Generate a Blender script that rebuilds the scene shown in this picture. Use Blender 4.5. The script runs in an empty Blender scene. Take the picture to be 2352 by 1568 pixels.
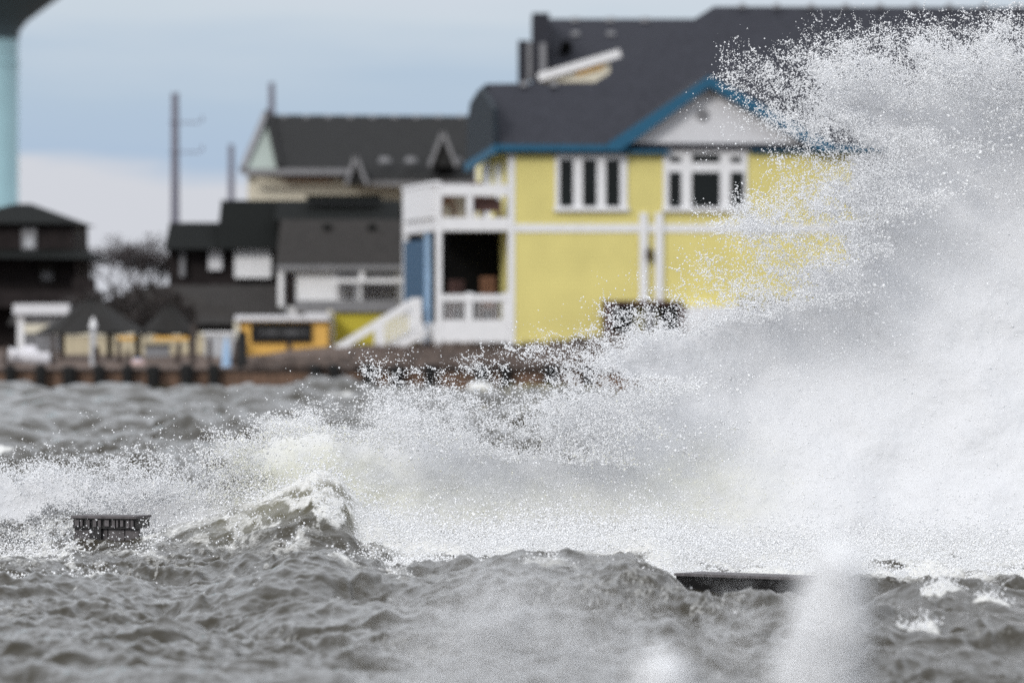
import bpy, math, random
import numpy as np
from mathutils import Vector, Matrix

# ------------------------------------------------------------------ camera
sc = bpy.context.scene
col = sc.collection
HC = 2.5                      # eye height over the water
F = 2352 * 200 / 36.0         # focal length in reference pixels
HOR = 707.0                   # row of the horizon
cam = bpy.data.cameras.new("camera")
camo = bpy.data.objects.new("camera", cam)
col.objects.link(camo)
camo.location = (0, 0, HC)
camo.rotation_euler = (math.pi / 2, 0, 0)
cam.lens = 200
cam.sensor_width = 36
cam.shift_y = -(784 - HOR) / 2352.0
cam.clip_start = 0.5
cam.clip_end = 9000
cam.dof.use_dof = True
cam.dof.focus_distance = 56.0
cam.dof.aperture_fstop = 1.6
sc.camera = camo

# ------------------------------------------------------------------ world: overcast sky over the Nishita sky
world = bpy.data.worlds.new("World")
sc.world = world
world.use_nodes = True
wn = world.node_tree.nodes
wl = world.node_tree.links
wn.clear()
out = wn.new("ShaderNodeOutputWorld")
bg = wn.new("ShaderNodeBackground")
sky = wn.new("ShaderNodeTexSky")
sky.sky_type = 'NISHITA'
sky.sun_disc = False
SUN_EL, SUN_AZ = 27.0, -150.0     # azimuth clockwise from +Y
sky.sun_elevation = math.radians(SUN_EL)
sky.sun_rotation = math.radians(SUN_AZ)
mul = wn.new("ShaderNodeVectorMath"); mul.operation = 'SCALE'; mul.inputs['Scale'].default_value = 0.09
tc = wn.new("ShaderNodeTexCoord")
sep = wn.new("ShaderNodeSeparateXYZ")
mp = wn.new("ShaderNodeMapping"); mp.inputs['Scale'].default_value = (9, 9, 60)
nz = wn.new("ShaderNodeTexNoise"); nz.inputs['Scale'].default_value = 1.6; nz.inputs['Detail'].default_value = 6
ad = wn.new("ShaderNodeMath"); ad.operation = 'MULTIPLY_ADD'; ad.inputs[1].default_value = 0.024
rmp = wn.new("ShaderNodeValToRGB")
mr = wn.new("ShaderNodeMapRange"); mr.inputs['From Min'].default_value = 0.0; mr.inputs['From Max'].default_value = 0.1
mr.clamp = False
cl = wn.new("ShaderNodeMixRGB"); cl.inputs['Fac'].default_value = 0.93
wl.new(tc.outputs['Generated'], sep.inputs[0])
wl.new(tc.outputs['Generated'], mp.inputs['Vector'])
wl.new(mp.outputs[0], nz.inputs['Vector'])
wl.new(nz.outputs['Fac'], ad.inputs[0])
sb = wn.new("ShaderNodeMath"); sb.operation = 'SUBTRACT'; sb.inputs[1].default_value = 0.012
wl.new(sep.outputs['Z'], sb.inputs[0])
wl.new(sb.outputs[0], ad.inputs[2])
wl.new(ad.outputs[0], mr.inputs['Value'])
wl.new(mr.outputs['Result'], rmp.inputs['Fac'])
E_ = rmp.color_ramp.elements
stops = [(0.0, (.60, .62, .68)), (.225, (.60, .62, .68)), (.262, (.385, .495, .65)), (.40, (.415, .52, .65)),
         (.52, (.55, .62, .70)), (.62, (.60, .64, .72)), (1.0, (.80, .83, .88))]
E_[0].position = stops[0][0]; E_[0].color = (*stops[0][1], 1)
E_[1].position = 1.0; E_[1].color = (*stops[-1][1], 1)
for p, c in stops[1:-1]:
    e = E_.new(p); e.color = (*c, 1)
wl.new(sky.outputs[0], mul.inputs[0])
wl.new(mul.outputs['Vector'], cl.inputs['Color1'])
# brighter cloud deck overhead
hi = wn.new("ShaderNodeMapRange"); hi.inputs['From Min'].default_value = 0.08; hi.inputs['From Max'].default_value = 0.7
hi.inputs['To Min'].default_value = 1.0; hi.inputs['To Max'].default_value = 1.55
wl.new(sep.outputs['Z'], hi.inputs['Value'])
m2 = wn.new("ShaderNodeVectorMath"); m2.operation = 'SCALE'
wl.new(rmp.outputs['Color'], m2.inputs[0]); wl.new(hi.outputs['Result'], m2.inputs['Scale'])
wl.new(m2.outputs['Vector'], cl.inputs['Color2'])
wl.new(cl.outputs[0], bg.inputs['Color'])
bg.inputs['Strength'].default_value = 1.0
wl.new(bg.outputs[0], out.inputs[0])

sun = bpy.data.lights.new("sun", 'SUN')
sun.energy = 1.5
sun.angle = math.radians(12)
sun.color = (1, .97, .93)
suno = bpy.data.objects.new("sun", sun)
col.objects.link(suno)
az, el = math.radians(SUN_AZ), math.radians(SUN_EL)
sd = Vector((math.sin(az) * math.cos(el), math.cos(az) * math.cos(el), math.sin(el)))
suno.rotation_euler = sd.to_track_quat('Z', 'Y').to_euler()

sc.view_settings.view_transform = 'Standard'
sc.view_settings.look = 'None'
sc.view_settings.exposure = 0.12
sc.view_settings.gamma = 1
sc.render.engine = 'CYCLES'
sc.cycles.max_bounces = 28
sc.cycles.diffuse_bounces = 24
sc.cycles.transmission_bounces = 24
sc.cycles.use_denoising = False
sc.cycles.sample_clamp_indirect = 4

# ------------------------------------------------------------------ helpers
rnd = random.Random(7)
RNG = np.random.default_rng(11)


def P(px, py, Y):
    return Vector(((px - 1176) / F * Y, Y, HC - (py - HOR) / F * Y))


def X_(px, Y): return (px - 1176) / F * Y
def Z_(py, Y): return HC - (py - HOR) / F * Y


def mat(name, colr, rough=.7, var=.12, scale=3.0, spec=.3, stretch=(1, 1, 1), lines=None, bump=0.0, metal=0):
    """Procedural paint / timber / shingle: base colour with noise variation, optional board lines."""
    m = bpy.data.materials.new(name)
    m.use_nodes = True
    n, l = m.node_tree.nodes, m.node_tree.links
    b = n['Principled BSDF']
    b.inputs['Roughness'].default_value = rough
    b.inputs['Specular IOR Level'].default_value = spec
    b.inputs['Metallic'].default_value = metal
    t = n.new('ShaderNodeTexCoord')
    mpn = n.new('ShaderNodeMapping'); mpn.inputs['Scale'].default_value = stretch
    no = n.new('ShaderNodeTexNoise'); no.inputs['Scale'].default_value = scale; no.inputs['Detail'].default_value = 5
    r = n.new('ShaderNodeMapRange')
    r.inputs['From Min'].default_value = .3; r.inputs['From Max'].default_value = .7
    r.inputs['To Min'].default_value = 1 - var; r.inputs['To Max'].default_value = 1 + var
    l.new(t.outputs['Object'], mpn.inputs[0]); l.new(mpn.outputs[0], no.inputs['Vector']); l.new(no.outputs['Fac'], r.inputs['Value'])
    fac = r.outputs['Result']
    if lines:
        w = n.new('ShaderNodeTexWave'); w.wave_type = 'BANDS'; w.bands_direction = lines[0]
        w.inputs['Scale'].default_value = lines[1]; w.inputs['Distortion'].default_value = .3
        r2 = n.new('ShaderNodeMapRange'); r2.inputs['From Max'].default_value = .25
        r2.inputs['To Min'].default_value = lines[2]; r2.inputs['To Max'].default_value = 1
        l.new(t.outputs['Object'], w.inputs['Vector']); l.new(w.outputs['Fac'], r2.inputs['Value'])
        mm = n.new('ShaderNodeMath'); mm.operation = 'MULTIPLY'
        l.new(fac, mm.inputs[0]); l.new(r2.outputs['Result'], mm.inputs[1]); fac = mm.outputs[0]
    v = n.new('ShaderNodeVectorMath'); v.operation = 'SCALE'; v.inputs[0].default_value = colr
    l.new(fac, v.inputs['Scale']); l.new(v.outputs['Vector'], b.inputs['Base Color'])
    if bump:
        bp = n.new('ShaderNodeBump'); bp.inputs['Strength'].default_value = bump
        l.new(no.outputs['Fac'], bp.inputs['Height']); l.new(bp.outputs[0], b.inputs['Normal'])
    return m


M = dict(
    yellow=mat('yellow_siding', (.67, .59, .215), lines=('Z', 2.2, .88), var=.07, scale=.8),
    white=mat('white_paint', (.72, .72, .73), var=.04),
    cream=mat('cream_siding', (.62, .58, .47), var=.08),
    blue=mat('blue_trim', (.017, .095, .17), var=.08),
    blue_wall=mat('blue_boards', (.04, .10, .18), lines=('X', 2.5, .8)),
    blue_dark=mat('navy_boards', (.004, .011, .018), var=.15),
    shingle=mat('charcoal_shingle', (.033, .034, .042), rough=.9, var=.22, scale=6, spec=.15),
    shingle2=mat('dark_grey_shingle', (.027, .027, .027), rough=.9, var=.2, scale=5, spec=.1),
    greenroof=mat('dark_green_shingle', (.0070, .0080, .0074), rough=.9, var=.2, spec=.1),
    brownroof=mat('grey_brown_shingle', (.033, .030, .028), rough=.9, var=.18, spec=.1),
    brown=mat('dark_brown_siding', (.020, .016, .016), var=.3, spec=.1),
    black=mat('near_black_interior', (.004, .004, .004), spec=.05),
    glass=mat('dark_window_glass', (.006, .008, .008), rough=.25, spec=.25, var=.2),
    gable=mat('sage_siding', (.27, .31, .28), var=.05),
    gable_w=mat('pale_gable_board', (.62, .62, .64), var=.04),
    grey=mat('grey_board', (.20, .20, .21), var=.12),
    cyan=mat('pale_cyan_paint', (.42, .66, .72), var=.05, rough=.45, scale=.6),
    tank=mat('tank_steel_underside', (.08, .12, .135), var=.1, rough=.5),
    pole=mat('weathered_pole', (.16, .16, .20), var=.2, stretch=(4, 4, .4)),
    orange=mat('orange_paint', (.70, .41, .10), var=.06),
    mustard=mat('mustard_paint', (.52, .44, .045), var=.06),
    sign=mat('black_sign_board', (.006, .006, .007), var=.2),
    beige=mat('beige_wall', (.46, .40, .28), var=.15),
    thatch=mat('dark_thatch', (.009, .0075, .006), var=.4, scale=9, bump=.5),
    timber=mat('wet_timber', (.045, .033, .028), var=.35, stretch=(3, 3, .5), scale=4),
    piling=mat('black_piling', (.006, .006, .006), var=.3),
    bulk=mat('brown_bulkhead_planks', (.15, .09, .06), var=.35, lines=('X', 1.2, .5), stretch=(.4, 1, 3)),
    hull=mat('white_gelcoat', (.68, .67, .70), rough=.3, var=.03),
    skyblue=mat('light_blue_cloth', (.30, .44, .62), var=.1),
    wood=mat('orange_brown_wood', (.16, .075, .04), var=.25, stretch=(1, 1, 6)),
    redwood=mat('dark_red_wood', (.07, .035, .03), var=.25),
    lamp=mat('bronze_lamp', (.05, .035, .02)),
    pink=mat('pale_pink_cloth', (.5, .36, .34)),
    concrete=mat('pale_concrete', (.42, .43, .45), var=.15),
    rock=mat('brown_riprap', (.07, .05, .04), var=.5, scale=2.5, bump=.6),
    twig=mat('bare_twigs', (.05, .042, .042), var=.3),
    scrub=mat('brown_scrub', (.030, .024, .022), var=.5, scale=3),
    sand=mat('dune_sand', (.10, .07, .055), var=.4, scale=.7, rough=.95),
    dockwood=mat('weathered_dock_plank', (.10, .092, .095), var=.35, scale=14, stretch=(1, 1, .3), bump=.3),
    dockdark=mat('wet_black_timber', (.009, .0085, .009), var=.5, scale=10, rough=.35, spec=.5, stretch=(.2, 1, 3), bump=.4),
    lettering=mat('faded_grey_lettering', (.11, .11, .115)),
)


def tag(o, label=None, cat=None, group=None, kind=None):
    if label: o['label'] = label
    if cat: o['category'] = cat
    if group: o['group'] = group
    if kind: o['kind'] = kind
    return o


def thing(name, loc, label, cat, group=None, rz=0):
    o = bpy.data.objects.new(name, None)
    col.objects.link(o)
    o.location = loc
    o.rotation_euler = (0, 0, rz)
    return tag(o, label, cat, group)


class MB:
    """Collects shapes and links them as one mesh object."""
    def __init__(s): s.v = []; s.f = []

    def add(s, vs, fs):
        k = len(s.v)
        s.v += [tuple(v) for v in vs]
        s.f += [tuple(i + k for i in f) for f in fs]
        return s

    def box(s, x0, x1, y0, y1, z0, z1):
        return s.add([(x, y, z) for x in (x0, x1) for y in (y0, y1) for z in (z0, z1)],
                     [(0, 1, 3, 2), (4, 6, 7, 5), (0, 4, 5, 1), (2, 3, 7, 6), (0, 2, 6, 4), (1, 5, 7, 3)])

    def prism(s, poly, y0, y1):
        """poly: list of (x,z); extruded from y0 to y1"""
        n = len(poly)
        vs = [(x, y0, z) for x, z in poly] + [(x, y1, z) for x, z in poly]
        fs = [tuple(range(n)), tuple(range(2 * n - 1, n - 1, -1))]
        fs += [(i, i + n, (i + 1) % n + n, (i + 1) % n) for i in range(n)]
        return s.add(vs, fs)

    def bar(s, a, b, w, h=None):
        a, b = Vector(a), Vector(b)
        h = h or w
        d = (b - a).normalized()
        up = Vector((0, 0, 1)) if abs(d.z) < .9 else Vector((0, 1, 0))
        r = d.cross(up).normalized() * w / 2
        u = r.cross(d).normalized() * h / 2
        vs = [a - r - u, a + r - u, a + r + u, a - r + u, b - r - u, b + r - u, b + r + u, b - r + u]
        return s.add(vs, [(3, 2, 1, 0), (4, 5, 6, 7), (0, 1, 5, 4), (1, 2, 6, 5), (2, 3, 7, 6), (3, 0, 4, 7)])

    def tube(s, a, b, r0, r1, n=10):
        a, b = Vector(a), Vector(b)
        d = (b - a).normalized()
        up = Vector((0, 0, 1)) if abs(d.z) < .9 else Vector((1, 0, 0))
        r = d.cross(up).normalized(); u = r.cross(d)
        vs = []
        for c, rr in ((a, r0), (b, r1)):
            vs += [c + (r * math.cos(t) + u * math.sin(t)) * rr for t in [2 * math.pi * i / n for i in range(n)]]
        fs = [tuple(range(n - 1, -1, -1)), tuple(range(n, 2 * n))]
        fs += [(i, (i + 1) % n, (i + 1) % n + n, i + n) for i in range(n)]
        return s.add(vs, fs)

    def lathe(s, prof, n=40, c=(0, 0)):
        k = len(prof)
        vs = [(c[0] + r * math.cos(2 * math.pi * i / n), c[1] + r * math.sin(2 * math.pi * i / n), z) for i in range(n) for r, z in prof]
        fs = [(i * k + j, ((i + 1) % n) * k + j, ((i + 1) % n) * k + j + 1, i * k + j + 1) for i in range(n) for j in range(k - 1)]
        return s.add(vs, fs)

    def build(s, name, m, parent=None, smooth=False):
        me = bpy.data.meshes.new(name)
        me.from_pydata(s.v, [], s.f)
        me.materials.append(m)
        if smooth:
            me.polygons.foreach_set('use_smooth', [True] * len(me.polygons))
        me.update()
        o = bpy.data.objects.new(name, me)
        col.objects.link(o)
        if parent is not None:
            o.parent = parent
        return o


def copy_tree(o, parent=None):
    c = o.copy(); col.objects.link(c)
    if parent is not None: c.parent = parent
    for ch in list(o.children): copy_tree(ch, c)
    return c


class Frame:
    """Local frame of a building: its origin stands at (px, Y); measures in reference pixels."""
    def __init__(s, px, Y, rz=0):
        s.Y = Y; s.rz = rz
        s.X0 = X_(px, Y)
        s.c, s.s = math.cos(rz), math.sin(rz)

    def u(s, px):
        k = (px - 1176) / F
        return (k * s.Y - s.X0) / (s.c - k * s.s)

    def z(s, py): return Z_(py, s.Y)

    def loc(s, z=0): return (s.X0, s.Y, z)

    def rect(s, mb, x0, x1, y0, y1, d0, d1):
        return mb.box(s.u(x0), s.u(x1), d0, d1, s.z(y1), s.z(y0))


# ------------------------------------------------------------------ numpy noise
def _hash(ix, iy, seed):
    h = (ix.astype(np.int64) * 374761393 + iy.astype(np.int64) * 668265263 + seed * 1442695041) & 0xffffffff
    h = ((h ^ (h >> 13)) * 1274126177) & 0xffffffff
    return (h ^ (h >> 16)) & 0xffffffff


def gnoise(x, y, seed=0):
    ix, iy = np.floor(x), np.floor(y)
    fx, fy = x - ix, y - iy
    u = fx * fx * fx * (fx * (fx * 6 - 15) + 10); v = fy * fy * fy * (fy * (fy * 6 - 15) + 10)
    def g(ax, ay, dx, dy):
        a = _hash(ax, ay, seed) * (2 * np.pi / 4294967296.0)
        return np.cos(a) * dx + np.sin(a) * dy
    n00 = g(ix, iy, fx, fy); n10 = g(ix + 1, iy, fx - 1, fy)
    n01 = g(ix, iy + 1, fx, fy - 1); n11 = g(ix + 1, iy + 1, fx - 1, fy - 1)
    return 1.45 * ((n00 * (1 - u) + n10 * u) * (1 - v) + (n01 * (1 - u) + n11 * u) * v)


def fbm(x, y, seed=0, octv=4, gain=.5, lac=2.03):
    r = 0; a = 1; t = 0
    for i in range(octv):
        r = r + a * gnoise(x, y, seed + i * 17); t += a
        a *= gain; x = x * lac + 3.1; y = y * lac - 1.7
    return r / t * 1.5


def sstep(a, b, x):
    t = np.clip((x - a) / (b - a), 0, 1)
    return t * t * (3 - 2 * t)


# ------------------------------------------------------------------ sea
def ocean_tile(n, L, wind, wdir, seed, small, ptilt=2):
    """Height and choppy displacement of a wind sea from its wave spectrum."""
    r = np.random.default_rng(seed)
    k1 = np.fft.fftfreq(n, 1 / n) * 2 * np.pi / L
    kx, ky = np.meshgrid(k1, k1, indexing='ij')
    k = np.hypot(kx, ky); k[0, 0] = 1
    Lw = wind * wind / 9.81
    cosw = (kx * math.cos(wdir) + ky * math.sin(wdir)) / k
    Pk = np.exp(-1 / (k * Lw) ** 2) / k ** 4 * (np.abs(cosw) ** ptilt + .08) * np.exp(-(k * small) ** 2)
    Pk[0, 0] = 0
    h = (r.normal(size=(n, n)) + 1j * r.normal(size=(n, n))) * np.sqrt(Pk)
    hz = np.real(np.fft.ifft2(h))
    s = hz.std()
    dx = np.real(np.fft.ifft2(1j * kx / k * h)) / s
    dy = np.real(np.fft.ifft2(1j * ky / k * h)) / s
    return hz / s, dx, dy, L


def samp(t, x, y):
    n = t[0].shape[0]; L = t[3]
    fx = (x / L * n) % n; fy = (y / L * n) % n
    ix = np.floor(fx).astype(int); iy = np.floor(fy).astype(int)
    u, v = fx - ix, fy - iy
    ix %= n; iy %= n; jx = (ix + 1) % n; jy = (iy + 1) % n
    return [a[ix, iy] * (1 - u) * (1 - v) + a[jx, iy] * u * (1 - v) + a[ix, jy] * (1 - u) * v + a[jx, jy] * u * v for a in t[:3]]


TA = ocean_tile(1024, 61.0, 3.4, math.radians(35), 3, .12)        # metre-long waves
TB = ocean_tile(1024, 13.7, 1.7, math.radians(55), 5, .012)       # chop
TC = ocean_tile(1024, 5.3, .95, math.radians(60), 9, .008)       # ripples


def profile(px, Yc, pts):
    xs = [p[0] for p in pts]; zs = [Z_(p[1], Yc) for p in pts]
    return np.interp(px, xs, zs)


RA = [(-400, 1310), (0, 1300), (160, 1262), (300, 1240), (450, 1200), (560, 1165), (650, 1125), (730, 1085), (765, 1082), (800, 1110), (850, 1195),
      (950, 1250), (1100, 1262), (1400, 1250), (1480, 1215), (1560, 1250), (1700, 1290), (2352, 1300), (2900, 1310)]
RB = [(-400, 1400), (0, 1378), (150, 1350), (250, 1335), (400, 1338), (600, 1318), (690, 1290), (760, 1292), (830, 1335), (960, 1345),
      (1100, 1328), (1190, 1302), (1250, 1318), (1330, 1322), (1420, 1300), (1490, 1322), (1560, 1350), (1650, 1368), (1870, 1384), (2352, 1385), (2900, 1385)]
RC = [(1700, 1470), (1900, 1420), (2000, 1360), (2080, 1322), (2150, 1304), (2260, 1322), (2352, 1372), (2500, 1400), (2900, 1420)]


def sea_height(X, Y):
    a, ax, ay = samp(TA, X, Y)
    b, bx, by = samp(TB, X - .13 * Y, Y * .7)
    c, cx, cy = samp(TC, X - .15 * Y, Y * .4)
    far = sstep(66, 95, Y)
    rd = 0; q = 1.0
    wx_ = X + .25 * gnoise(X * .9, Y * .4, 71); sh = X - .16 * Y
    for o_, (fx_, fy_, am) in enumerate(((.40, .36, .062), (.95, .95, .036), (2.6, 2.2, .017), (3.2, .5, .015), (8., 1.6, .009))):
        g_ = 1 - np.abs(gnoise((sh + .2 * wx_) * fx_ + 5 * o_, Y * fy_ + .35 * wx_ * fx_, 80 + o_)) * 2.2
        rd = rd + am * (g_ * np.abs(g_)) * (.5 + .9 * sstep(-.5, .5, gnoise(X * .35, Y * .2, 95 + o_)))
    z = a * (.085 + .09 * far) + b * .03 + c * .010 + rd * 1.5
    dx = -(ax * (.085 + .09 * far) * .8 + bx * .03 * .9 + cx * .010)
    dy = -(ay * (.085 + .09 * far) * .8 + by * .03 * .9)
    zz = z * 0
    for prof, Yc, front, back, damp in ((RA, 56.0, 2.9, 1.6, .3), (RB, 50.0, 5.5, 1.0, .6), (RC, 46.5, 3.2, 1.0, .5)):
        wob = .35 * gnoise(X * .5 + 3, Y * 0 + Yc, 5)
        px = 1176 + X / Yc * F
        h = profile(px, Yc, prof)
        t = Y - Yc - wob
        w = np.where(t < 0, np.exp(-(t / front) ** 2 * 2.2), np.exp(-(t / back) ** 2 * 1.6))
        if prof is RC: w = w * sstep(1850, 2030, px)
        # sharper crest
        w = w * (.82 + .18 * np.exp(-np.abs(t) / .35))
        zz = np.maximum(zz + 0, 0) * 0 + zz + (h - zz * w) * w
        z = z * (1 - w * (1 - damp) * .8)
    return z + zz, dx, dy


def build_sea():
    def graded(lo, hi, fine_lo, fine_hi, step, growth):
        a = list(np.arange(fine_lo, fine_hi, step))
        s = step; x = fine_lo
        left = []
        while x > lo:
            s *= growth; x -= s; left.append(x)
        s = step; x = a[-1]; right = []
        while x < hi:
            s *= growth; x += s; right.append(x)
        return np.array(left[::-1] + a + right)
    xs = graded(-900, 900, -6.4, 6.4, .018, 1.035)
    ya = np.arange(37, 60, .032)
    yb = [60.]
    while yb[-1] < 172: yb.append(yb[-1] + .04 * (yb[-1] / 60) ** 2.2)
    yc = [37 - .05]; s = .05
    while yc[-1] > -40: s *= 1.04; yc.append(yc[-1] - s)
    ys = np.array(yc[::-1] + list(ya) + yb)
    Xg, Yg = np.meshgrid(xs, ys, indexing='ij')
    z, dx, dy = sea_height(Xg, Yg)
    near = sstep(30, 37, Yg)
    pxs = 1176 + Xg / Yg * F
    calm = sstep(1500, 1560, pxs) * (1 - sstep(1900, 2000, pxs)) * np.exp(-((Yg - 50) / 2.2) ** 2)
    z = z * (.4 + .6 * near) * (1 - .75 * calm) - .03 * calm
    # foam amount
    px = 1176 + Xg / Yg * F
    fm = np.zeros_like(z)
    n1 = fbm(Xg * 1.1 + Yg * .25, Yg * .55, 31, 5)
    st = 1 - np.abs(fbm(Xg * 2.2 + Yg * .3, Yg * .8, 41, 5, .6)) * 2.6           # lacy lines
    zoneA = sstep(53.6, 55.0, Yg + .6 * n1) * (1 - sstep(62, 66, Yg)) 
    zoneA = zoneA * (.45 + .55 * sstep(300, 1000, px))
    fm = np.maximum(fm, zoneA * (sstep(.3, .95, st) * .9 + sstep(.1, .5, n1) * .9))
    right = sstep(780, 860, px) * sstep(51.2, 52.2, Yg) * (1 - sstep(62, 66, Yg))
    fm = np.maximum(fm, right * sstep(-.5, .1, n1))
    # white streaks running up the breaker's face, foam lip on its left edge
    face = np.exp(-((Yg - 54.6 - (px - 500) * .0016) / .55) ** 2) * sstep(120, 300, px) * (1 - sstep(800, 900, px))
    fm = np.maximum(fm, face * sstep(.0, .5, n1))
    crest = np.exp(-((Yg - 56.1) / .45) ** 2) * sstep(480, 620, px) * (1 - sstep(840, 900, px))
    fm = np.maximum(fm, crest * sstep(-.7, -.1, n1 + .8 * crest - .5))
    lip = np.exp(-((Yg - 50.35) / .12) ** 2) * (1 - sstep(200, 300, px))
    fm = np.maximum(fm, lip * sstep(-.6, .1, n1))
    patch = np.exp(-(((px - 2160) / 75) ** 2 + ((Yg - 45.7) / .45) ** 2)) + np.exp(-(((px - 2290) / 60) ** 2 + ((Yg - 45.0) / .25) ** 2)) \
        + np.exp(-(((px - 1890) / 45) ** 2 + ((Yg - 43.6) / .5) ** 2)) + np.exp(-(((px - 2080) / 70) ** 2 + ((Yg - 43.2) / .4) ** 2)) \
        + .0
    n2 = fbm(Xg * 3, Yg * 1.3, 77, 5, .6)
    fm = np.maximum(fm, sstep(.35, .75, patch + n2 * .5) * (patch > .08))
    farf = sstep(66, 80, Yg) * sstep(.40, .7, fbm(Xg * .35, Yg * .12, 91, 4)) 
    fm = np.maximum(fm, farf)
    left = (1 - sstep(140, 320, px)) * sstep(52.5, 54, Yg) * (1 - sstep(61, 63, Yg))
    fm = np.maximum(fm, left * (sstep(.45, 1.0, st) * .8))
    spill = (np.exp(-((Yg - 50.3) / .35) ** 2) + .6 * np.exp(-((Yg - 48.9) / 1.0) ** 2)) * sstep(640, 740, px) * (1 - sstep(1570, 1640, px))
    fm = np.maximum(fm, spill * sstep(.0, .55, fbm(Xg * 1.6, Yg * .7, 171, 5, .6)) * .95)
    thin = np.exp(-((Yg - 55.6) / .75) ** 2) * sstep(380, 620, px) * (1 - sstep(800, 860, px))  # mask for the painted olive translucency along the breaker's crest
    st2 = 1 - np.abs(fbm((Xg - .15 * Yg) * 3.2, Yg * .55, 141, 5, .65)) * 2.4
    lace = sstep(.62, .98, st2) * .36 * sstep(-.1, .5, fbm(Xg * .5, Yg * .25, 151, 3)) * sstep(36, 42, Yg) * (Yg < 66)
    fm = np.maximum(fm, lace)
    speck = sstep(.62, .8, fbm(Xg * 5, Yg * 2, 101, 3, .6)) * .45 * sstep(40, 46, Yg)
    fm = np.maximum(fm, speck * (Yg < 66))
    fm = np.clip(fm, 0, 1)
    Xg = Xg + dx; Yg = Yg + dy * near
    z = z + fm * .02 * (1 + fbm(Xg * 9, Yg * 9, 7, 3)) * (Yg < 70)
    build_sea.data = (Xg, Yg, z, fm, px)
    nx, ny = Xg.shape
    V = np.stack([Xg, Yg, z], -1).reshape(-1, 3)
    i = np.arange((nx - 1) * (ny - 1)); a = (i // (ny - 1)) * ny + i % (ny - 1)
    Fq = np.stack([a, a + ny, a + ny + 1, a + 1], 1)
    me = bpy.data.meshes.new('sea')
    me.vertices.add(len(V)); me.vertices.foreach_set('co', V.astype('f').ravel())
    me.loops.add(Fq.size); me.loops.foreach_set('vertex_index', Fq.astype('i').ravel())
    me.polygons.add(len(Fq)); me.polygons.foreach_set('loop_start', np.arange(len(Fq), dtype='i') * 4)
    me.update(calc_edges=True)
    me.polygons.foreach_set('use_smooth', np.ones(len(Fq), bool))
    at = me.attributes.new('foam', 'FLOAT', 'POINT')
    at.data.foreach_set('value', fm.astype('f').ravel())
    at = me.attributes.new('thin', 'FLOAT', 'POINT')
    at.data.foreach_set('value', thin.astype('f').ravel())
    # water
    m = bpy.data.materials.new('silty_sea_water'); m.use_nodes = True
    n, l = m.node_tree.nodes, m.node_tree.links
    b = n['Principled BSDF']
    b.inputs['IOR'].default_value = 1.33; b.inputs['Specular IOR Level'].default_value = .30
    A = n.new('ShaderNodeAttribute'); A.attribute_name = 'foam'
    t = n.new('ShaderNodeTexCoord')
    mp1 = n.new('ShaderNodeMapping'); mp1.inputs['Scale'].default_value = (1.0, .5, 1)
    mp1.inputs['Rotation'].default_value = (0, 0, .3)
    no = n.new('ShaderNodeTexNoise'); no.inputs['Scale'].default_value = 6; no.inputs['Detail'].default_value = 6; no.inputs['Roughness'].default_value = .62
    l.new(t.outputs['Object'], mp1.inputs[0]); l.new(mp1.outputs[0], no.inputs['Vector'])
    bp = n.new('ShaderNodeBump'); bp.inputs['Strength'].default_value = .35; bp.inputs['Distance'].default_value = .07
    l.new(no.outputs['Fac'], bp.inputs['Height']); l.new(bp.outputs[0], b.inputs['Normal'])
    no2 = n.new('ShaderNodeTexNoise'); no2.inputs['Scale'].default_value = 30; no2.inputs['Detail'].default_value = 4
    l.new(t.outputs['Object'], no2.inputs['Vector'])
    s1 = n.new('ShaderNodeMath'); s1.operation = 'MULTIPLY_ADD'; s1.inputs[1].default_value = .7; s1.inputs[2].default_value = -.35
    l.new(no2.outputs['Fac'], s1.inputs[0])
    s2 = n.new('ShaderNodeMath'); s2.operation = 'ADD'
    l.new(A.outputs['Fac'], s2.inputs[0]); l.new(s1.outputs[0], s2.inputs[1])
    r = n.new('ShaderNodeMapRange'); r.inputs['From Min'].default_value = .22; r.inputs['From Max'].default_value = .75
    l.new(s2.outputs[0], r.inputs['Value'])
    mx = n.new('ShaderNodeMixRGB'); mx.inputs['Color1'].default_value = (.036, .031, .021, 1); mx.inputs['Color2'].default_value = (.64, .635, .61, 1)
    l.new(r.outputs['Result'], mx.inputs['Fac']); l.new(mx.outputs[0], b.inputs['Base Color'])
    A2 = n.new('ShaderNodeAttribute'); A2.attribute_name = 'thin'           # light through the thin crest, painted as a brighter olive base colour
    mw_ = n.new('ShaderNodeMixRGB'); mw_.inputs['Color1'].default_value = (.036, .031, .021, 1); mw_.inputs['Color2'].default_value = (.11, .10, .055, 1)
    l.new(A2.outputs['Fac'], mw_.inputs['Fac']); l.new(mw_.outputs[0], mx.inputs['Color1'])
    r2 = n.new('ShaderNodeMapRange'); r2.inputs['To Min'].default_value = .04; r2.inputs['To Max'].default_value = .8
    l.new(r.outputs['Result'], r2.inputs['Value']); l.new(r2.outputs['Result'], b.inputs['Roughness'])
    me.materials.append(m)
    o = bpy.data.objects.new('sea', me); col.objects.link(o)
    tag(o, kind='structure')
    o['label'] = 'rough grey-brown sea with breaking waves'
    return o


build_sea()

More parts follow.
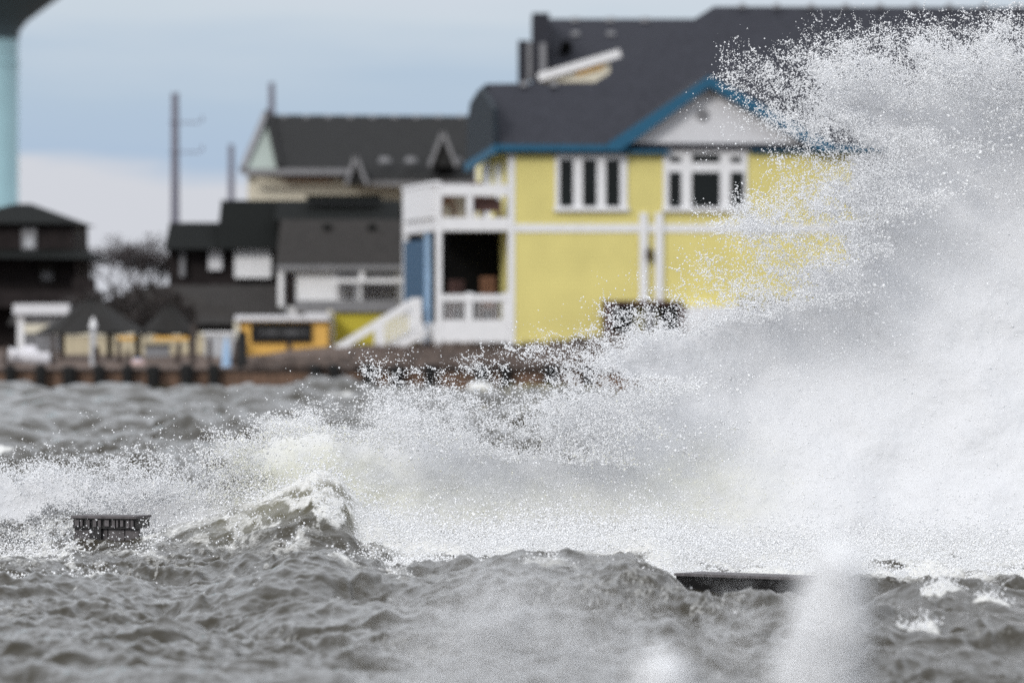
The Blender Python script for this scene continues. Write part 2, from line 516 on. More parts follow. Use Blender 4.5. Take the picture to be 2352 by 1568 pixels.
# ------------------------------------------------------------------ shore ground
def build_ground():
    xs = np.concatenate([[-900, -300, -100, -50], np.linspace(-20, 22, 60), [50, 100, 300, 900]])
    ys = np.array([165.3, 166, 167, 168, 170, 172, 174, 176, 178, 182, 190, 220, 300, 600, 1500, 6000])
    X, Y = np.meshgrid(xs, ys, indexing='ij')
    px = 1176 + X / Y * F
    rise = sstep(166, 176, Y)
    z = .70 + .35 * sstep(540, 800, px) * rise + (.7 * rise * 0.35) + .1 * fbm(X * .4, Y * .4, 3, 3) * rise
    z = np.where(Y > 184, 1.1, z)
    mb = MB()
    n, k = X.shape
    mb.v = [tuple(v) for v in np.stack([X, Y, z], -1).reshape(-1, 3)]
    mb.f = [(i * k + j, (i + 1) * k + j, (i + 1) * k + j + 1, i * k + j + 1) for i in range(n - 1) for j in range(k - 1)]
    tag(mb.build('ground', M['sand'], None, True), kind='structure')


build_ground()

# ------------------------------------------------------------------ yellow beach house
def yellow_house():
    fr = Frame(1172, 178, math.radians(7))
    u, z = fr.u, fr.z
    h = thing('yellow_house', fr.loc(0), 'large bright yellow beach house with blue trimmed charcoal roof and white corner decks', 'house', rz=fr.rz)
    W = u(2560); D = 9.0
    B = lambda: MB()
    g = z(790)
    # body
    mb = B(); mb.box(0, W, 0, D, g, z(338)); mb.build('wall', M['yellow'], h)
    mb = B(); fr.rect(mb, 1172, 2560, 790, 812, .05, D - .1); mb.build('foundation', M['concrete'], h)
    mb = B(); mb.box(-.06, u(1182), -.04, .12, g, z(345)); mb.build('corner_board', M['white'], h)
    mb = B(); mb.box(-.05, .0, D - .25, D, g, z(345)); mb.build('corner_board', M['white'], h)
    mb = B(); fr.rect(mb, 1183, 2560, 514, 533, -.035, .0); mb.build('trim_band', M['white'], h)

    def window(x0, x1, y0, y1, panes, name='window'):
        f = B(); fr.rect(f, x0, x1, y0, y1, -.07, .0)
        f = f.build(name, M['white'], h)
        for (a, b, c, d) in panes:
            p = B(); fr.rect(p, a, b, c, d, -.1, -.071); p.build('pane', M['glass'], f)
        # raised mullions and sill
        s = B(); fr.rect(s, x0 - 4, x1 + 4, y1 - 6, y1 + 3, -.16, -.072); s.build('sill', M['white'], f)
        return f
    window(1275, 1440, 352, 482, [(1285, 1315, 366, 473), (1338, 1369, 366, 473), (1391, 1422, 366, 473)])
    window(1523, 1716, 346, 482, [(1536, 1563, 394, 474), (1588, 1652, 394, 474), (1677, 1707, 394, 474),
                                  (1538, 1563, 359, 371), (1588, 1652, 353, 371), (1677, 1702, 359, 371)])
    window(1960, 2150, 352, 482, [(1972, 2010, 366, 473), (2032, 2070, 366, 473), (2092, 2130, 366, 473)])
    # pipes, lamp, low openings
    for a, b in ((1468, 1486), (1504, 1522)):
        mb = B(); fr.rect(mb, a, b, 488, 512, -.12, -.01); fr.rect(mb, a, b, 512, 690, -.14, -.04); mb.build('downpipe', M['white'], h)
    mb = B(); fr.rect(mb, 1482, 1496, 574, 596, -.25, -.02); fr.rect(mb, 1486, 1492, 566, 574, -.2, -.02)
    mb.build('wall_lamp', M['lamp'], h)
    mb = B(); fr.rect(mb, 1383, 1400, 690, 792, -.5, -.01); fr.rect(mb, 1401, 1560, 690, 700, -.5, -.01)
    fr.rect(mb, 1556, 1568, 700, 792, -.5, -.01)
    mb.build('service_frame', M['redwood'], h)
    for a, b in ((1406, 1452), (1512, 1552)):
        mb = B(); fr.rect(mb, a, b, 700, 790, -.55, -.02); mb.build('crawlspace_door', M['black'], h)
    mb = B(); fr.rect(mb, 1480, 1500, 690, 790, -.3, -.02); mb.build('service_box', M['grey'], h)
    mb = B(); fr.rect(mb, 1572, 1705, 704, 790, -.5, -.02); mb.build('white_lattice_panel', M['white'], h)
    mb = B()
    for a in (1690, 1722, 1754, 1786):
        fr.rect(mb, a, a + 10, 690, 790, -.8, -.6)
    fr.rect(mb, 1686, 1800, 684, 690, -.9, -.51); mb.build('lower_railing', M['grey'], h)

    # left side wall detail: window and dark door on the side
    mb = B(); mb.box(-.05, -.001, 2.2, 3.6, z(470), z(372)); mb.build('side_window', M['white'], h)
    mb = B(); mb.box(-.05, -.001, 5.0, 7.2, z(500), z(365)); mb.build('side_window', M['white'], h)

    # roof: one body; front plane, stepped ridge, hipped tall part
    ze = z(337); dl = 3.5
    zl = z(192) + 0
    k = (z(12) - ze)
    dh = dl * (z(12) - ze) / (zl - ze)
    ov = -.35
    uL = u(1142); uR = W + .4
    # rows of the front plane
    def pt(px, zz):
        d = ov + (zz - ze) / (zl - ze) * (dl - ov)
        return d
    dH = pt(0, z(12))
    uA = u(1360); uB = u(1640)
    # compensate depth shift of the rotated frame for the far ridge
    def uu(px, d):
        kk = (px - 1176) / F
        return (kk * (fr.Y + d * fr.c) - fr.X0 + d * fr.s) / (fr.c - kk * fr.s)
    def zz(py, d, uu_=0): return HC - (py - HOR) / F * (fr.Y + d * fr.c + uu_ * fr.s)
    uL2 = uu(1118, dl)
    bx = 7.0
    v = [(uL, ov, ze), (uR, ov, ze), (uR, dH, zz(12, dH, 8)), (uu(1640, dH), dH, zz(14, dH, 5)), (uu(1365, dl), dl, zz(190, dl, 2)), (uL2, dl, zz(193, dl)),
         (uL2, bx - 2.5, zz(205, bx)), (uL, bx, ze), (uu(1365, dl) , bx - 2.5, zz(205, bx)), (uR, 2 * dH - ov, ze), (uu(1365, dl), 2 * dH - ov, ze)]
    mb = B(); mb.add(v, [(0, 1, 2, 3, 4, 5), (5, 4, 8, 6), (4, 3, 8), (8, 3, 10), (3, 2, 9, 10), (6, 8, 10, 7), (1, 9, 2), (0, 7, 10, 9, 1)])
    roof = mb.build('roof', M['shingle'], h)
    # boxed navy gable end on the left, with rounded shoulder
    e = .14
    poly = [(ov, ze - .12), (ov + .3, z(250)), (dl * .55, z(215)), (dl, z(193)), (bx - 2.8, z(200)), (bx - .8, z(220)), (bx, z(262)), (bx + .1, ze - .28)]
    n = len(poly)
    mb = B(); mb.add([(uL - e, d, q) for d, q in poly] + [(uL - .001, d, q) for d, q in poly],
                     [tuple(range(n)), tuple(range(2 * n - 1, n - 1, -1))] + [(i, i + n, (i + 1) % n + n, (i + 1) % n) for i in range(n)])
    mb.build('gable_end', M['blue_dark'], h)
    # eave boards
    mb = B(); mb.box(uL - .2, u(1398), ov - .12, ov - .001, z(347), z(333)); mb.build('gutter', M['blue'], h)
    mb = B(); mb.box(u(1860), uR, ov - .12, ov - .001, z(347), z(333)); mb.build('gutter', M['blue'], h)
    mb = B(); mb.bar((uL - .14, ov - .2, z(345)), (uL - .14, bx + .2, z(372)), .14, .26); mb.build('gutter', M['blue'], h)
    mb = B(); mb.box(uL, u(1535), ov, .0, z(352), z(345)); mb.build('soffit', M['blue'], h)
    # front gable
    gx0, gxa, gx1, gy = 1398, 1622, 1900, 186
    gd = -.55
    zb = z(342)
    # gable roof (two slopes running back into the main roof)
    for a, s_ in ((gx0, 1), (gx1, -1)):
        mb = B()
        t = .16
        mb.add([(u(a), gd, zb - .02), (u(gxa), gd, z(gy)), (u(gxa), 4.2, z(gy)), (u(a), .6, zb - .02),
                (u(a), gd, zb + t), (u(gxa), gd, z(gy) + t), (u(gxa), 4.2, z(gy) + t), (u(a), .6, zb + t)],
               [(0, 1, 2, 3), (4, 7, 6, 5), (0, 4, 5, 1), (1, 5, 6, 2), (2, 6, 7, 3), (3, 7, 4, 0)])
        mb.build('gable_slope', M['shingle'], roof)
        mb = B(); w = z(0) - z(14)
        mb.prism([(u(a) - .1 * s_, zb - .07), (u(a) + .28 * s_, zb - .07), (u(gxa), z(gy) - w * .95), (u(gxa), z(gy) + .17), (u(a) - .1 * s_, zb + .17)], gd - .06, gd - .003)
        mb.build('rake_board', M['blue'], roof)
    mb = B(); mb.prism([(u(gx0 + 10), zb - .06), (u(gx1 - 14), zb - .06), (u(gxa), z(gy + 8))], -.12, -.02); mb.build('gable_panel', M['gable_w'], h)
    mb = B(); mb.tube((u(1612), -.18, z(262)), (u(1612), -.1205, z(262)), .2, .2, 16); mb.build('gable_vent', M['grey'], h)
    mb = B(); fr.rect(mb, 1400, 1528, 338, 350, -.17, -.121); mb.build('trim_strip', M['blue'], h)
    mb = B(); fr.rect(mb, 1722, 1896, 338, 350, -.17, -.121); mb.build('trim_strip', M['blue'], h)
    # ridge vents
    for px in range(1701, 2500, 79):
        q = B(); uq = uu(px, dH)
        q.tube((uq, dH - .35, zz(20, dH, uq)), (uq, dH - .35, zz(10, dH, uq)), .13, .09, 10); q.build('ridge_vent', M['grey'], roof)
    for px in (1201, 1270):
        q = B(); uq = uu(px, dl)
        q.tube((uq, dl - .3, zz(200, dl, uq)), (uq, dl - .3, zz(187, dl, uq)), .13, .09, 10); q.build('ridge_vent', M['grey'], roof)

    # corner porch: 2.6 m wide, deep
    xL, xR = 1003, 1170
    pd = 9.6
    a0 = u(xL)
    mb = B(); mb.box(a0, -.07, .0, pd, z(530), z(500)); mb.build('upper_deck', M['white'], h)
    mb = B(); mb.box(a0, -.07, .0, pd, z(786), z(742)); mb.build('lower_deck', M['white'], h)
    mb = B(); mb.box(a0 + .1, -.1, pd + .4, pd + .5, g, z(532)); mb.build('porch_back_wall', M['brown'], h)
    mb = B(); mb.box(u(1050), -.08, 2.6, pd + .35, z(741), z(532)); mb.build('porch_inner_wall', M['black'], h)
    mb = B(); mb.box(a0 - .06, a0 + .04, 3.2, pd, z(722), z(548)); mb.build('blue_panel', M['blue_wall'], h)
    mb = B(); mb.box(a0 - .02, a0 + .16, -.02, .16, g - .2, z(420)); mb.build('post', M['white'], h)
    mb = B(); mb.box(a0 - .04, a0 + .14, 3.0, 3.18, g - .2, z(532)); mb.build('post', M['skyblue'], h)
    mb = B(); mb.box(a0 - .08, a0 + .10, pd - .2, pd, g, z(425)); mb.build('post', M['white'], h)
    mb = B(); mb.box(u(1072), u(1086), -.01, .13, z(500), z(425)); mb.build('post', M['white'], h)
    mb = B(); mb.box(u(1070), u(1086), -.01, .13, z(742), z(672)); mb.build('post', M['white'], h)
    mb = B(); mb.box(u(1156), u(1170), -.01, .13, z(742), z(672)); mb.build('post', M['white'], h)
    # solid board side of the upper deck and its railing
    mb = B(); mb.box(a0 - .09, a0 - .02, .2, pd - .3, z(499), z(424)); mb.build('railing_panel', M['white'], h)
    mb = B(); mb.box(a0 - .12, a0 + .12, -.05, pd, z(424), z(416)); mb.build('top_rail', M['white'], h)
    mb = B(); mb.box(a0 + .17, -.08, -.03, .07, z(450), z(424)); mb.build('top_rail', M['white'], h)
    for lo, hi, tl in ((742, 690, 16),):
        mb = B(); 
        for i in range(16):
            p = 1018 + i * 9.6
            if abs(p - 1079) < 12: continue
            mb.box(u(p), u(p + 2.2), .02, .05, z(lo - 9), z(hi))
        mb.box(u(1016), -.09, .0, .08, z(lo), z(lo - 8))
        mb.build('balusters', M['white'], h)
    mb = B(); mb.box(a0 + .17, -.08, -.03, .09, z(692), z(676)); mb.build('top_rail', M['white'], h)
    # stair down to the left
    st = B()
    d0, d1 = 1.2, 2.4
    n = 9
    for i in range(n):
        t = i / n
        x = u(985) + (u(800) - u(985)) * t; q = z(742) + (z(835) - z(742)) * (i + 1) / n
        st.box(x - .3, x, d0, d1, q - .05, q)
    st.build('stair_treads', M['white'], h)
    for dd in (1.05, 2.5):
        mb = B()
        mb.bar((u(968), dd, z(690)), (u(788), dd, z(800)), .09, .16)
        mb.bar((u(985), dd, z(760)), (u(830), dd, z(850)), .09, .26)
        for p, t0, t1 in ((962, 684, 770), (878, 735, 828), (797, 790, 850)):
            mb.box(u(p), u(p + 14), dd - .07, dd + .07, z(t1), z(t0))
        for i in range(9):
            p = 890 + i * 8.2; t = (968 - p) / 180
            mb.box(u(p), u(p + 2.4), dd - .02, dd + .02, z(770 + t * 85), z(700 + t * 110))
        mb.build('stair_railing', M['white'], h)
    return fr, h


FR, YH = yellow_house()


def chair(name, loc, rz, m, label, hgt=1.0, group=None):
    t = thing(name, loc, label, 'chair', group, rz)
    mb = MB(); mb.box(-.25, .25, -.25, .25, .42, .47); mb.build('seat', m, t)
    mb = MB()
    for i in range(5): mb.box(-.24 + i * .1, -.17 + i * .1, .2, .24, .48, hgt)
    mb.box(-.25, .25, .19, .25, hgt - .08, hgt - .001); mb.build('backrest', m, t)
    for sx in (-1, 1):
        for sy in (-1, 1):
            mb = MB(); mb.box(sx * .22 - .03, sx * .22 + .03, sy * .22 - .03, sy * .22 + .03, 0, .419); mb.build('leg', m, t)
    for sx in (-1, 1):
        mb = MB(); mb.box(sx * .25 - .03, sx * .25 + .03, -.25, .2, .64, .68); mb.build('armrest', m, t)
    return t


def on_house(px, d, py):
    f = FR
    uq = f.u(px)
    return (f.X0 + uq * f.c - d * f.s, f.Y + uq * f.s + d * f.c, f.z(py))


chair('deck_chair', on_house(1036, 1.2, 500), .3, M['wood'], 'orange-brown slatted chair on the upper deck, the one nearer the outer corner', .8, 'chairs on the upper deck')
chair('deck_chair', on_house(1108, 2.0, 500), -.2, M['redwood'], 'dark red slatted chair on the upper deck beside the yellow wall', 1.15, 'chairs on the upper deck')
chair('deck_chair', on_house(1060, 1.0, 742), .2, M['redwood'], 'dark red chair on the lower porch near the blue boards', 1.35, 'chairs on the lower porch')
chair('deck_chair', on_house(1128, .9, 742), 0, M['wood'], 'tall orange-brown chair on the lower porch near the yellow wall', 1.45, 'chairs on the lower porch')


def sofa(loc, rz):
    t = thing('patio_sofa', loc, 'dark reddish-brown patio sofa on the upper deck in front of the side wall', 'sofa', None, rz)
    mb = MB(); mb.box(-.42, .42, -.3, .3, .2, .42); mb.build('seat', M['redwood'], t)
    mb = MB(); mb.box(-.42, .42, .3, .4, .2, .68); mb.build('backrest', M['redwood'], t)
    for sx in (-1, 1):
        mb = MB(); mb.box(sx * .46 - .04, sx * .46 + .04, -.3, .4, .0, .58); mb.build('armrest', M['redwood'], t)
    return t


sofa(on_house(1117, .55, 500), FR.rz)

# ------------------------------------------------------------------ other buildings
def simple(name, px, Y, label, cat='house'):
    fr = Frame(px, Y)
    return fr, thing(name, fr.loc(0), label, cat)


def part(fr, parent, name, m, *rects):
    mb = MB()
    for r in rects: fr.rect(mb, *r)
    return mb.build(name, M[m], parent)


# tall building behind the yellow house
fr, h = simple('tall_roofed_building', 1222, 215, 'tall charcoal roofed building rising behind the yellow house, with white sloping rake board')
u, z = fr.u, fr.z
mb = MB(); mb.add([(u(1222), 0, z(190)), (u(1800), 0, z(190)), (u(1800), 6, z(25)), (u(1222), 6, z(25)), (u(1222), 12, z(190)), (u(1800), 12, z(190))],
                  [(0, 1, 2, 3), (3, 2, 5, 4), (0, 3, 4), (1, 5, 2), (0, 4, 5, 1)])
rf = mb.build('roof', M['shingle'], h)
part(fr, h, 'wall', 'cream', (1224, 1800, 191, 800, .4, 11.6))
part(fr, h, 'stair_tower', 'shingle', (1190, 1215, 92, 800, .5, 5))
part(fr, h, 'pilaster', 'grey', (1211, 1221, 96, 185, .2, .49))
part(fr, h, 'pilaster', 'grey', (1240, 1254, 100, 185, -.2, -.01))
part(fr, h, 'end_wall', 'shingle', (1222, 1262, 30, 188, .1, 5.5))
mb = MB(); mb.bar((u(1236), -.6, z(180)), (u(1424), -.6, z(124)), .3, .3); mb.build('rake_board', M['white'], h)
mb = MB(); mb.prism([(u(1240), z(190)), (u(1400), z(190)), (u(1400), z(138)), (u(1262), z(181))], -.5, -.01); mb.build('dormer_wall', M['cream'], h)
mb = MB(); mb.prism([(u(1325), z(176)), (u(1385), z(158)), (u(1385), z(148)), (u(1320), z(168))], -.56, -.501); mb.build('dormer_trim', M['orange'], h)
for px, py in ((1325, 30), (1408, 30), (1325, 66), (1408, 66), (1490, 30)):
    mb = MB(); t = (190 - py) / 165 * 6
    mb.tube((u(px), t - .15, z(py + 4)), (u(px), t - .15, z(py - 7)), .2, .14, 10); mb.build('roof_vent', M['grey'], rf)
mb = MB(); mb.tube((u(1302), 3.0, z(104)), (u(1302), 2.3, z(100)), .22, .22, 12); mb.build('roof_hatch', M['black'], rf)

# gabled building in the middle distance
fr, h = simple('gabled_house', 560, 232, 'long dark grey roofed house with sage green gable behind the dark green roofed house')
u, z = fr.u, fr.z
part(fr, h, 'wall', 'cream', (566, 1160, 392, 800, 1.0, 12))
mb = MB()
A, Bp, Cp = (u(556), 0.0, z(386)), (u(640), 0.0, z(386)), (u(598), .0, z(252))
mb.add([(u(640), 0, z(388)), (u(1160), 0, z(388)), (u(1160), 6, z(256)), (u(600), 6, z(252)), (u(556), 12, z(388)), (u(1160), 12, z(388))],
       [(0, 1, 2, 3), (3, 2, 5, 4), (0, 4, 5, 1), (1, 5, 2)])
rf = mb.build('roof', M['shingle2'], h)
mb = MB(); mb.add([(u(640), -.06, z(388)), (u(600), 5.9, z(254)), (u(558), .5, z(386))], [(0, 1, 2)])
mb.add([(u(640), .3, z(390)), (u(603), 6, z(258)), (u(562), 12, z(388))], [(0, 2, 1)]); mb.build('gable_panel', M['gable'], h)
mb = MB(); mb.bar((u(642), -.1, z(388)), (u(600), 5.8, z(250)), .2, .34); mb.build('rake_board', M['shingle2'], h)
mb = MB(); mb.bar((u(557), .3, z(390)), (u(598), 5.7, z(252)), .25, .3); mb.build('rake_board', M['grey'], h)
part(fr, h, 'fascia', 'grey', (560, 820, 388, 402, -.3, -.05))
mb = MB(); mb.add([(u(835), -1.2, z(414)), (u(1160), -1.2, z(414)), (u(1160), .6, z(374)), (u(835), .6, z(374)), (u(835), .6, z(414)), (u(1160), .6, z(414))],
                  [(0, 1, 2, 3), (0, 3, 4), (1, 5, 2), (0, 4, 5, 1), (3, 2, 5, 4)])
mb.build('porch_roof', M['shingle2'], h)
part(fr, h, 'fascia', 'grey', (835, 1160, 415, 428, -1.1, -.9))
part(fr, h, 'eave_board', 'wood', (650, 760, 406, 414, .6, .99))  # brown board just below the fascia
part(fr, h, 'door', 'brown', (780, 822, 402, 412, .5, .99))
for x0, xa, x1, ya, yb, m in ((798, 819, 845, 360, 425, 'grey'), (988, 1018, 1050, 305, 385, 'grey')):
    mb = MB()
    mb.bar((u(x0), -1.5, z(yb)), (u(xa), -1.5, z(ya)), .15, .22); mb.bar((u(x1), -1.5, z(yb)), (u(xa), -1.5, z(ya)), .15, .22)
    d = mb.build('dormer', M['grey'], h)
    mb = MB(); mb.prism([(u(x0 + 4), z(yb)), (u(x1 - 4), z(yb)), (u(xa), z(ya + 8))], -1.4, 1.5); mb.build('dormer_face', M['shingle2'], d)
for px in (885, 945, 1000, 1048):
    mb = MB(); mb.tube((u(px), -.5 + 0, z(374)), (u(px), -.5, z(362)), .28, .2, 12); mb.build('roof_vent', M['grey'], rf)
for i in range(9):
    mb = MB(); px = 640 + i * 52; mb.tube((u(px), 5.8, z(261)), (u(px), 5.8, z(253)), .16, .1, 8); mb.build('ridge_vent', M['grey'], rf)

# dark green roofed building
fr, h = simple('dark_green_roofed_house', 380, 200, 'very dark house with stepped dark green roofs and two bright white openings')
u, z = fr.u, fr.z
part(fr, h, 'wall', 'brown', (385, 634, 560, 800, .5, 8))
for x0, x1, y0, y1 in ((378, 500, 508, 572), (498, 637, 456, 572), (630, 917, 456, 506)):
    mb = MB(); mb.add([(u(x0), -.4, z(y1)), (u(x1), -.4, z(y1)), (u(x1), 3, z(y0)), (u(x0), 3, z(y0)), (u(x0), 9, z(y1)), (u(x1), 9, z(y1))],
                      [(0, 1, 2, 3), (3, 2, 5, 4), (0, 3, 4), (1, 5, 2), (0, 4, 5, 1)])
    mb.build('roof', M['greenroof'], h)
mb = part(fr, h, 'sky_opening_board', 'white', (538, 622, 568, 638, .1, .49))  # white board standing in for bright sky seen through an opening
part(fr, h, 'window', 'gable_w', (478, 509, 572, 620, .2, .49))  # pale board in place of the second opening's bright sky
part(fr, h, 'window', 'grey', (412, 424, 575, 635, .2, .49))
part(fr, h, 'porch_slab', 'brownroof', (540, 632, 668, 690, -.5, .45))
part(fr, h, 'parapet', 'greenroof', (700, 872, 446, 458, 1.5, 2.4))

# cottage in front
fr, h = simple('low_cottage', 635, 194, 'low white cottage under a wide grey-brown roof with dark slatted deck railing')
u, z = fr.u, fr.z
mb = MB(); mb.add([(u(634), -.6, z(608)), (u(960), -.6, z(608)), (u(960), 4, z(500)), (u(634), 4, z(500)), (u(634), 9, z(608)), (u(960), 9, z(608))],
                  [(0, 1, 2, 3), (3, 2, 5, 4), (0, 3, 4), (1, 5, 2), (0, 4, 5, 1)])
rf = mb.build('roof', M['brownroof'], h)
for px in (745, 850):
    mb = MB(); mb.tube((u(px), 3.0, z(524)), (u(px), 3.0, z(512)), .18, .14, 10); mb.build('roof_vent', M['greenroof'], rf)
part(fr, h, 'fascia', 'grey', (636, 960, 609, 620, -.62, -.5))
part(fr, h, 'wall', 'white', (640, 960, 620, 800, -.2, 8))
part(fr, h, 'door', 'brown', (656, 678, 628, 700, -.3, -.21))
part(fr, h, 'post', 'white', (640, 652, 621, 716, -.5, -.3))
part(fr, h, 'post', 'white', (826, 838, 621, 716, -.5, -.3))
part(fr, h, 'porch_opening', 'grey', (776, 905, 625, 640, -.3, -.21))
mb = MB()
for i in range(18):
    if 5 <= i <= 6: continue
    fr.rect(mb, 778 + i * 7.6, 782.5 + i * 7.6, 650, 688, -.55, -.5)
mb.build('railing', M['brown'], h)
part(fr, h, 'top_rail', 'white', (768, 912, 641, 649, -.6, -.45))
part(fr, h, 'deck', 'grey', (680, 912, 690, 716, -.6, .4))

# mustard low block and orange shed
fr, h = simple('mustard_shed', 765, 186, 'mustard yellow shed wall behind the white stair railing, with pale corner post', 'shed')
part(fr, h, 'wall', 'mustard', (768, 960, 716, 806, 0, 3))
part(fr, h, 'corner_post', 'cream', (752, 767, 712, 820, -.05, .2))
part(fr, h, 'roof', 'grey', (764, 962, 708, 716, -.2, 3.2))
fr, h = simple('orange_shed', 545, 183, 'orange beach shed with long black sign board on its front', 'shed')
part(fr, h, 'wall', 'orange', (548, 752, 736, 836, 0, 2.5))
part(fr, h, 'roof', 'gable_w', (540, 700, 724, 736, -.3, 2.8), (700, 756, 718, 736, -.25, 2.7))
part(fr, h, 'corner_post', 'cream', (538, 550, 737, 826, -.1, .2))
s = part(fr, h, 'sign', 'sign', (577, 716, 743, 785, -.12, -.02))
mb = MB(); r = random.Random(3); p = 596
while p < 700:
    w = r.choice((3, 4, 5)); q_ = r.choice((0, 2, 4)); fr.rect(mb, p, p + w, 758 + q_, 769 - q_, -.14, -.121); p += w + .8
mb.build('sign_lettering', M['lettering'], s)
part(fr, h, 'support_post', 'timber', (660, 672, 786, 860, -.6, -.4))

# dark hip roofed house, far left
fr, h = simple('dark_hip_roof_house', 0, 200, 'near-black two storey house with hipped roof at the left, below the water tower')
u, z = fr.u, fr.z
mb = MB(); mb.add([(u(-140), -.5, z(512)), (u(182), -.5, z(514)), (u(182), 8, z(514)), (u(-140), 8, z(514)), (u(15), 3.5, z(464)), (u(52), 3.5, z(464))],
                  [(0, 1, 5, 4), (1, 2, 5), (2, 3, 4, 5), (3, 0, 4), (0, 3, 2, 1)])
mb.build('roof', M['greenroof'], h)
part(fr, h, 'upper_wall', 'brown', (-130, 168, 514, 590, 0, 7))
mb = MB(); mb.add([(u(-150), -2.4, z(592)), (u(228), -2.4, z(596)), (u(172), .0, z(572)), (u(-150), .0, z(572)), (u(228), 6, z(596)), (u(172), 6, z(572)), (u(-150), 6, z(592))],
                  [(0, 1, 2, 3), (1, 4, 5, 2), (0, 6, 4, 1), (0, 3, 6), (3, 2, 5), (3, 5, 4, 6)])
mb.build('porch_roof', M['greenroof'], h)
part(fr, h, 'lower_wall', 'brown', (-130, 180, 592, 800, -.6, 6))
for px in (186, 206, 222):
    part(fr, h, 'post', 'brown', (px, px + 4, 597, 645, -2.2, -2.0))
part(fr, h, 'porch_railing', 'brown', (178, 230, 640, 668, -2.3, -1.9))
part(fr, h, 'deck', 'brown', (-130, 235, 668, 706, -2.4, -.61))
w = part(fr, h, 'window', 'grey', (50, 84, 524, 574, -.1, -.01)); part(fr, w, 'pane', 'concrete', (58, 78, 545, 568, -.14, -.101))
w = part(fr, h, 'window', 'brownroof', (92, 130, 605, 650, -.7, -.61)); part(fr, w, 'pane', 'grey', (99, 124, 625, 644, -.74, -.701))

# low grey-brown roof between
fr, h = simple('low_brown_roof_house', 240, 192, 'low house of which only the wide muddy brown roof shows, behind the thatched huts')
u, z = fr.u, fr.z
mb = MB(); mb.add([(u(20), -.5, z(745)), (u(655), -.5, z(745)), (u(630), 4, z(652)), (u(330), 4, z(655)), (u(225), 4, z(690)), (u(20), 4, z(700)),
                   (u(20), 8, z(745)), (u(655), 8, z(745))],
                  [(0, 1, 2, 3, 4, 5), (5, 4, 3, 2, 7, 6), (0, 5, 6), (1, 7, 2), (0, 6, 7, 1)])
mb.build('roof', M['brownroof'], h)
part(fr, h, 'wall', 'brown', (30, 640, 746, 850, .3, 7))

# small pale kiosk left
fr, h = simple('pale_kiosk', 35, 188, 'small pale grey kiosk with flat roof at the left, below the near-black house', 'kiosk')
part(fr, h, 'roof', 'gable_w', (32, 160, 698, 722, -.3, 2.5))
part(fr, h, 'wall', 'grey', (40, 150, 723, 850, 0, 2.2))
part(fr, h, 'corner_board', 'white', (40, 56, 723, 850, -.06, -.002))
part(fr, h, 'counter', 'cream', (57, 148, 745, 765, -.1, -.01))

# long beige wall
fr, h = simple('beige_wall', 150, 184, 'long low beige wall with ochre coping behind the thatched huts', 'wall')
part(fr, h, 'wall', 'beige', (148, 536, 772, 860, 0, .3))
part(fr, h, 'coping', 'cream', (146, 540, 763, 771, -.05, .35))
for a, b in ((270, 320), (352, 440)):
    part(fr, h, 'ochre_patch', 'orange', (a, b, 771.5, 781, -.02, -.001))
fr, h = simple('utility_cabinet', 330, 181, 'dark grey utility cabinet in front of the beige wall', 'cabinet')
part(fr, h, 'body', 'grey', (332, 388, 795, 858, 0, .6)); part(fr, h, 'lid', 'brownroof', (329, 391, 790, 795, -.05, .65))
fr, h = simple('pale_block_wall', 455, 182, 'whitish block wall between the dark hut posts and the orange shed', 'wall')
part(fr, h, 'wall', 'concrete', (470, 540, 768, 860, 0, .4)); part(fr, h, 'coping', 'white', (466, 540, 762, 767.5, -.05, .45))


# thatched huts
def hut(px, pw, top, base, label, posts):
    Y = 176
    fr = Frame(px, Y)
    t = thing('thatched_hut', fr.loc(Z_(860, Y)), label, 'hut', 'thatched huts on the shore')
    z0 = Z_(860, Y)
    R = pw / F * Y
    zt, zb_ = Z_(top, Y) - z0, Z_(base, Y) - z0
    prof = [(R, zb_ - .05), (R * 1.02, zb_), (R * .6, zb_ + (zt - zb_) * .45), (R * .22, zb_ + (zt - zb_) * .85), (.01, zt)]
    mb = MB(); mb.lathe(prof, 28)
    r_ = random.Random(px)
    mb.v = [(x * (1 + r_.uniform(-.05, .05)), y, q + r_.uniform(-.06, .06)) for x, y, q in mb.v]
    o = mb.build('roof', M['thatch'], t)
    for p in posts:
        q = MB(); x = X_(p, Y) - X_(px, Y)
        q.tube((x, 0, 0), (x, 0, zb_), .10, .09, 8); q.build('post', M['timber'], t)
    return t


hut(212, 122, 685, 762, 'wide dark thatched hut left of the pale post, on two dark posts', (142, 252))
hut(388, 66, 700, 764, 'smaller pointed dark thatched hut nearest the white round light', (316, 440))

# pale post, pilings, boat, umbrella etc.
Y = 170
fr, h = simple('pale_navigation_post', 213, Y, 'pale weathered post with light cap and dark middle in front of the wide thatched hut', 'post')
u, z = fr.u, fr.z
mb = MB(); mb.tube((u(214), 0, z(870)), (u(214), 0, z(752)), .10, .09, 10); mb.build('shaft', M['concrete'], h)
mb = MB(); mb.tube((u(214), 0, z(752)), (u(214), 0, z(728)), .13, .03, 10); mb.build('cap', M['white'], h)
mb = MB(); mb.tube((u(222), -.05, z(832)), (u(222), -.05, z(796)), .10, .10, 10); mb.build('collar', M['timber'], h)

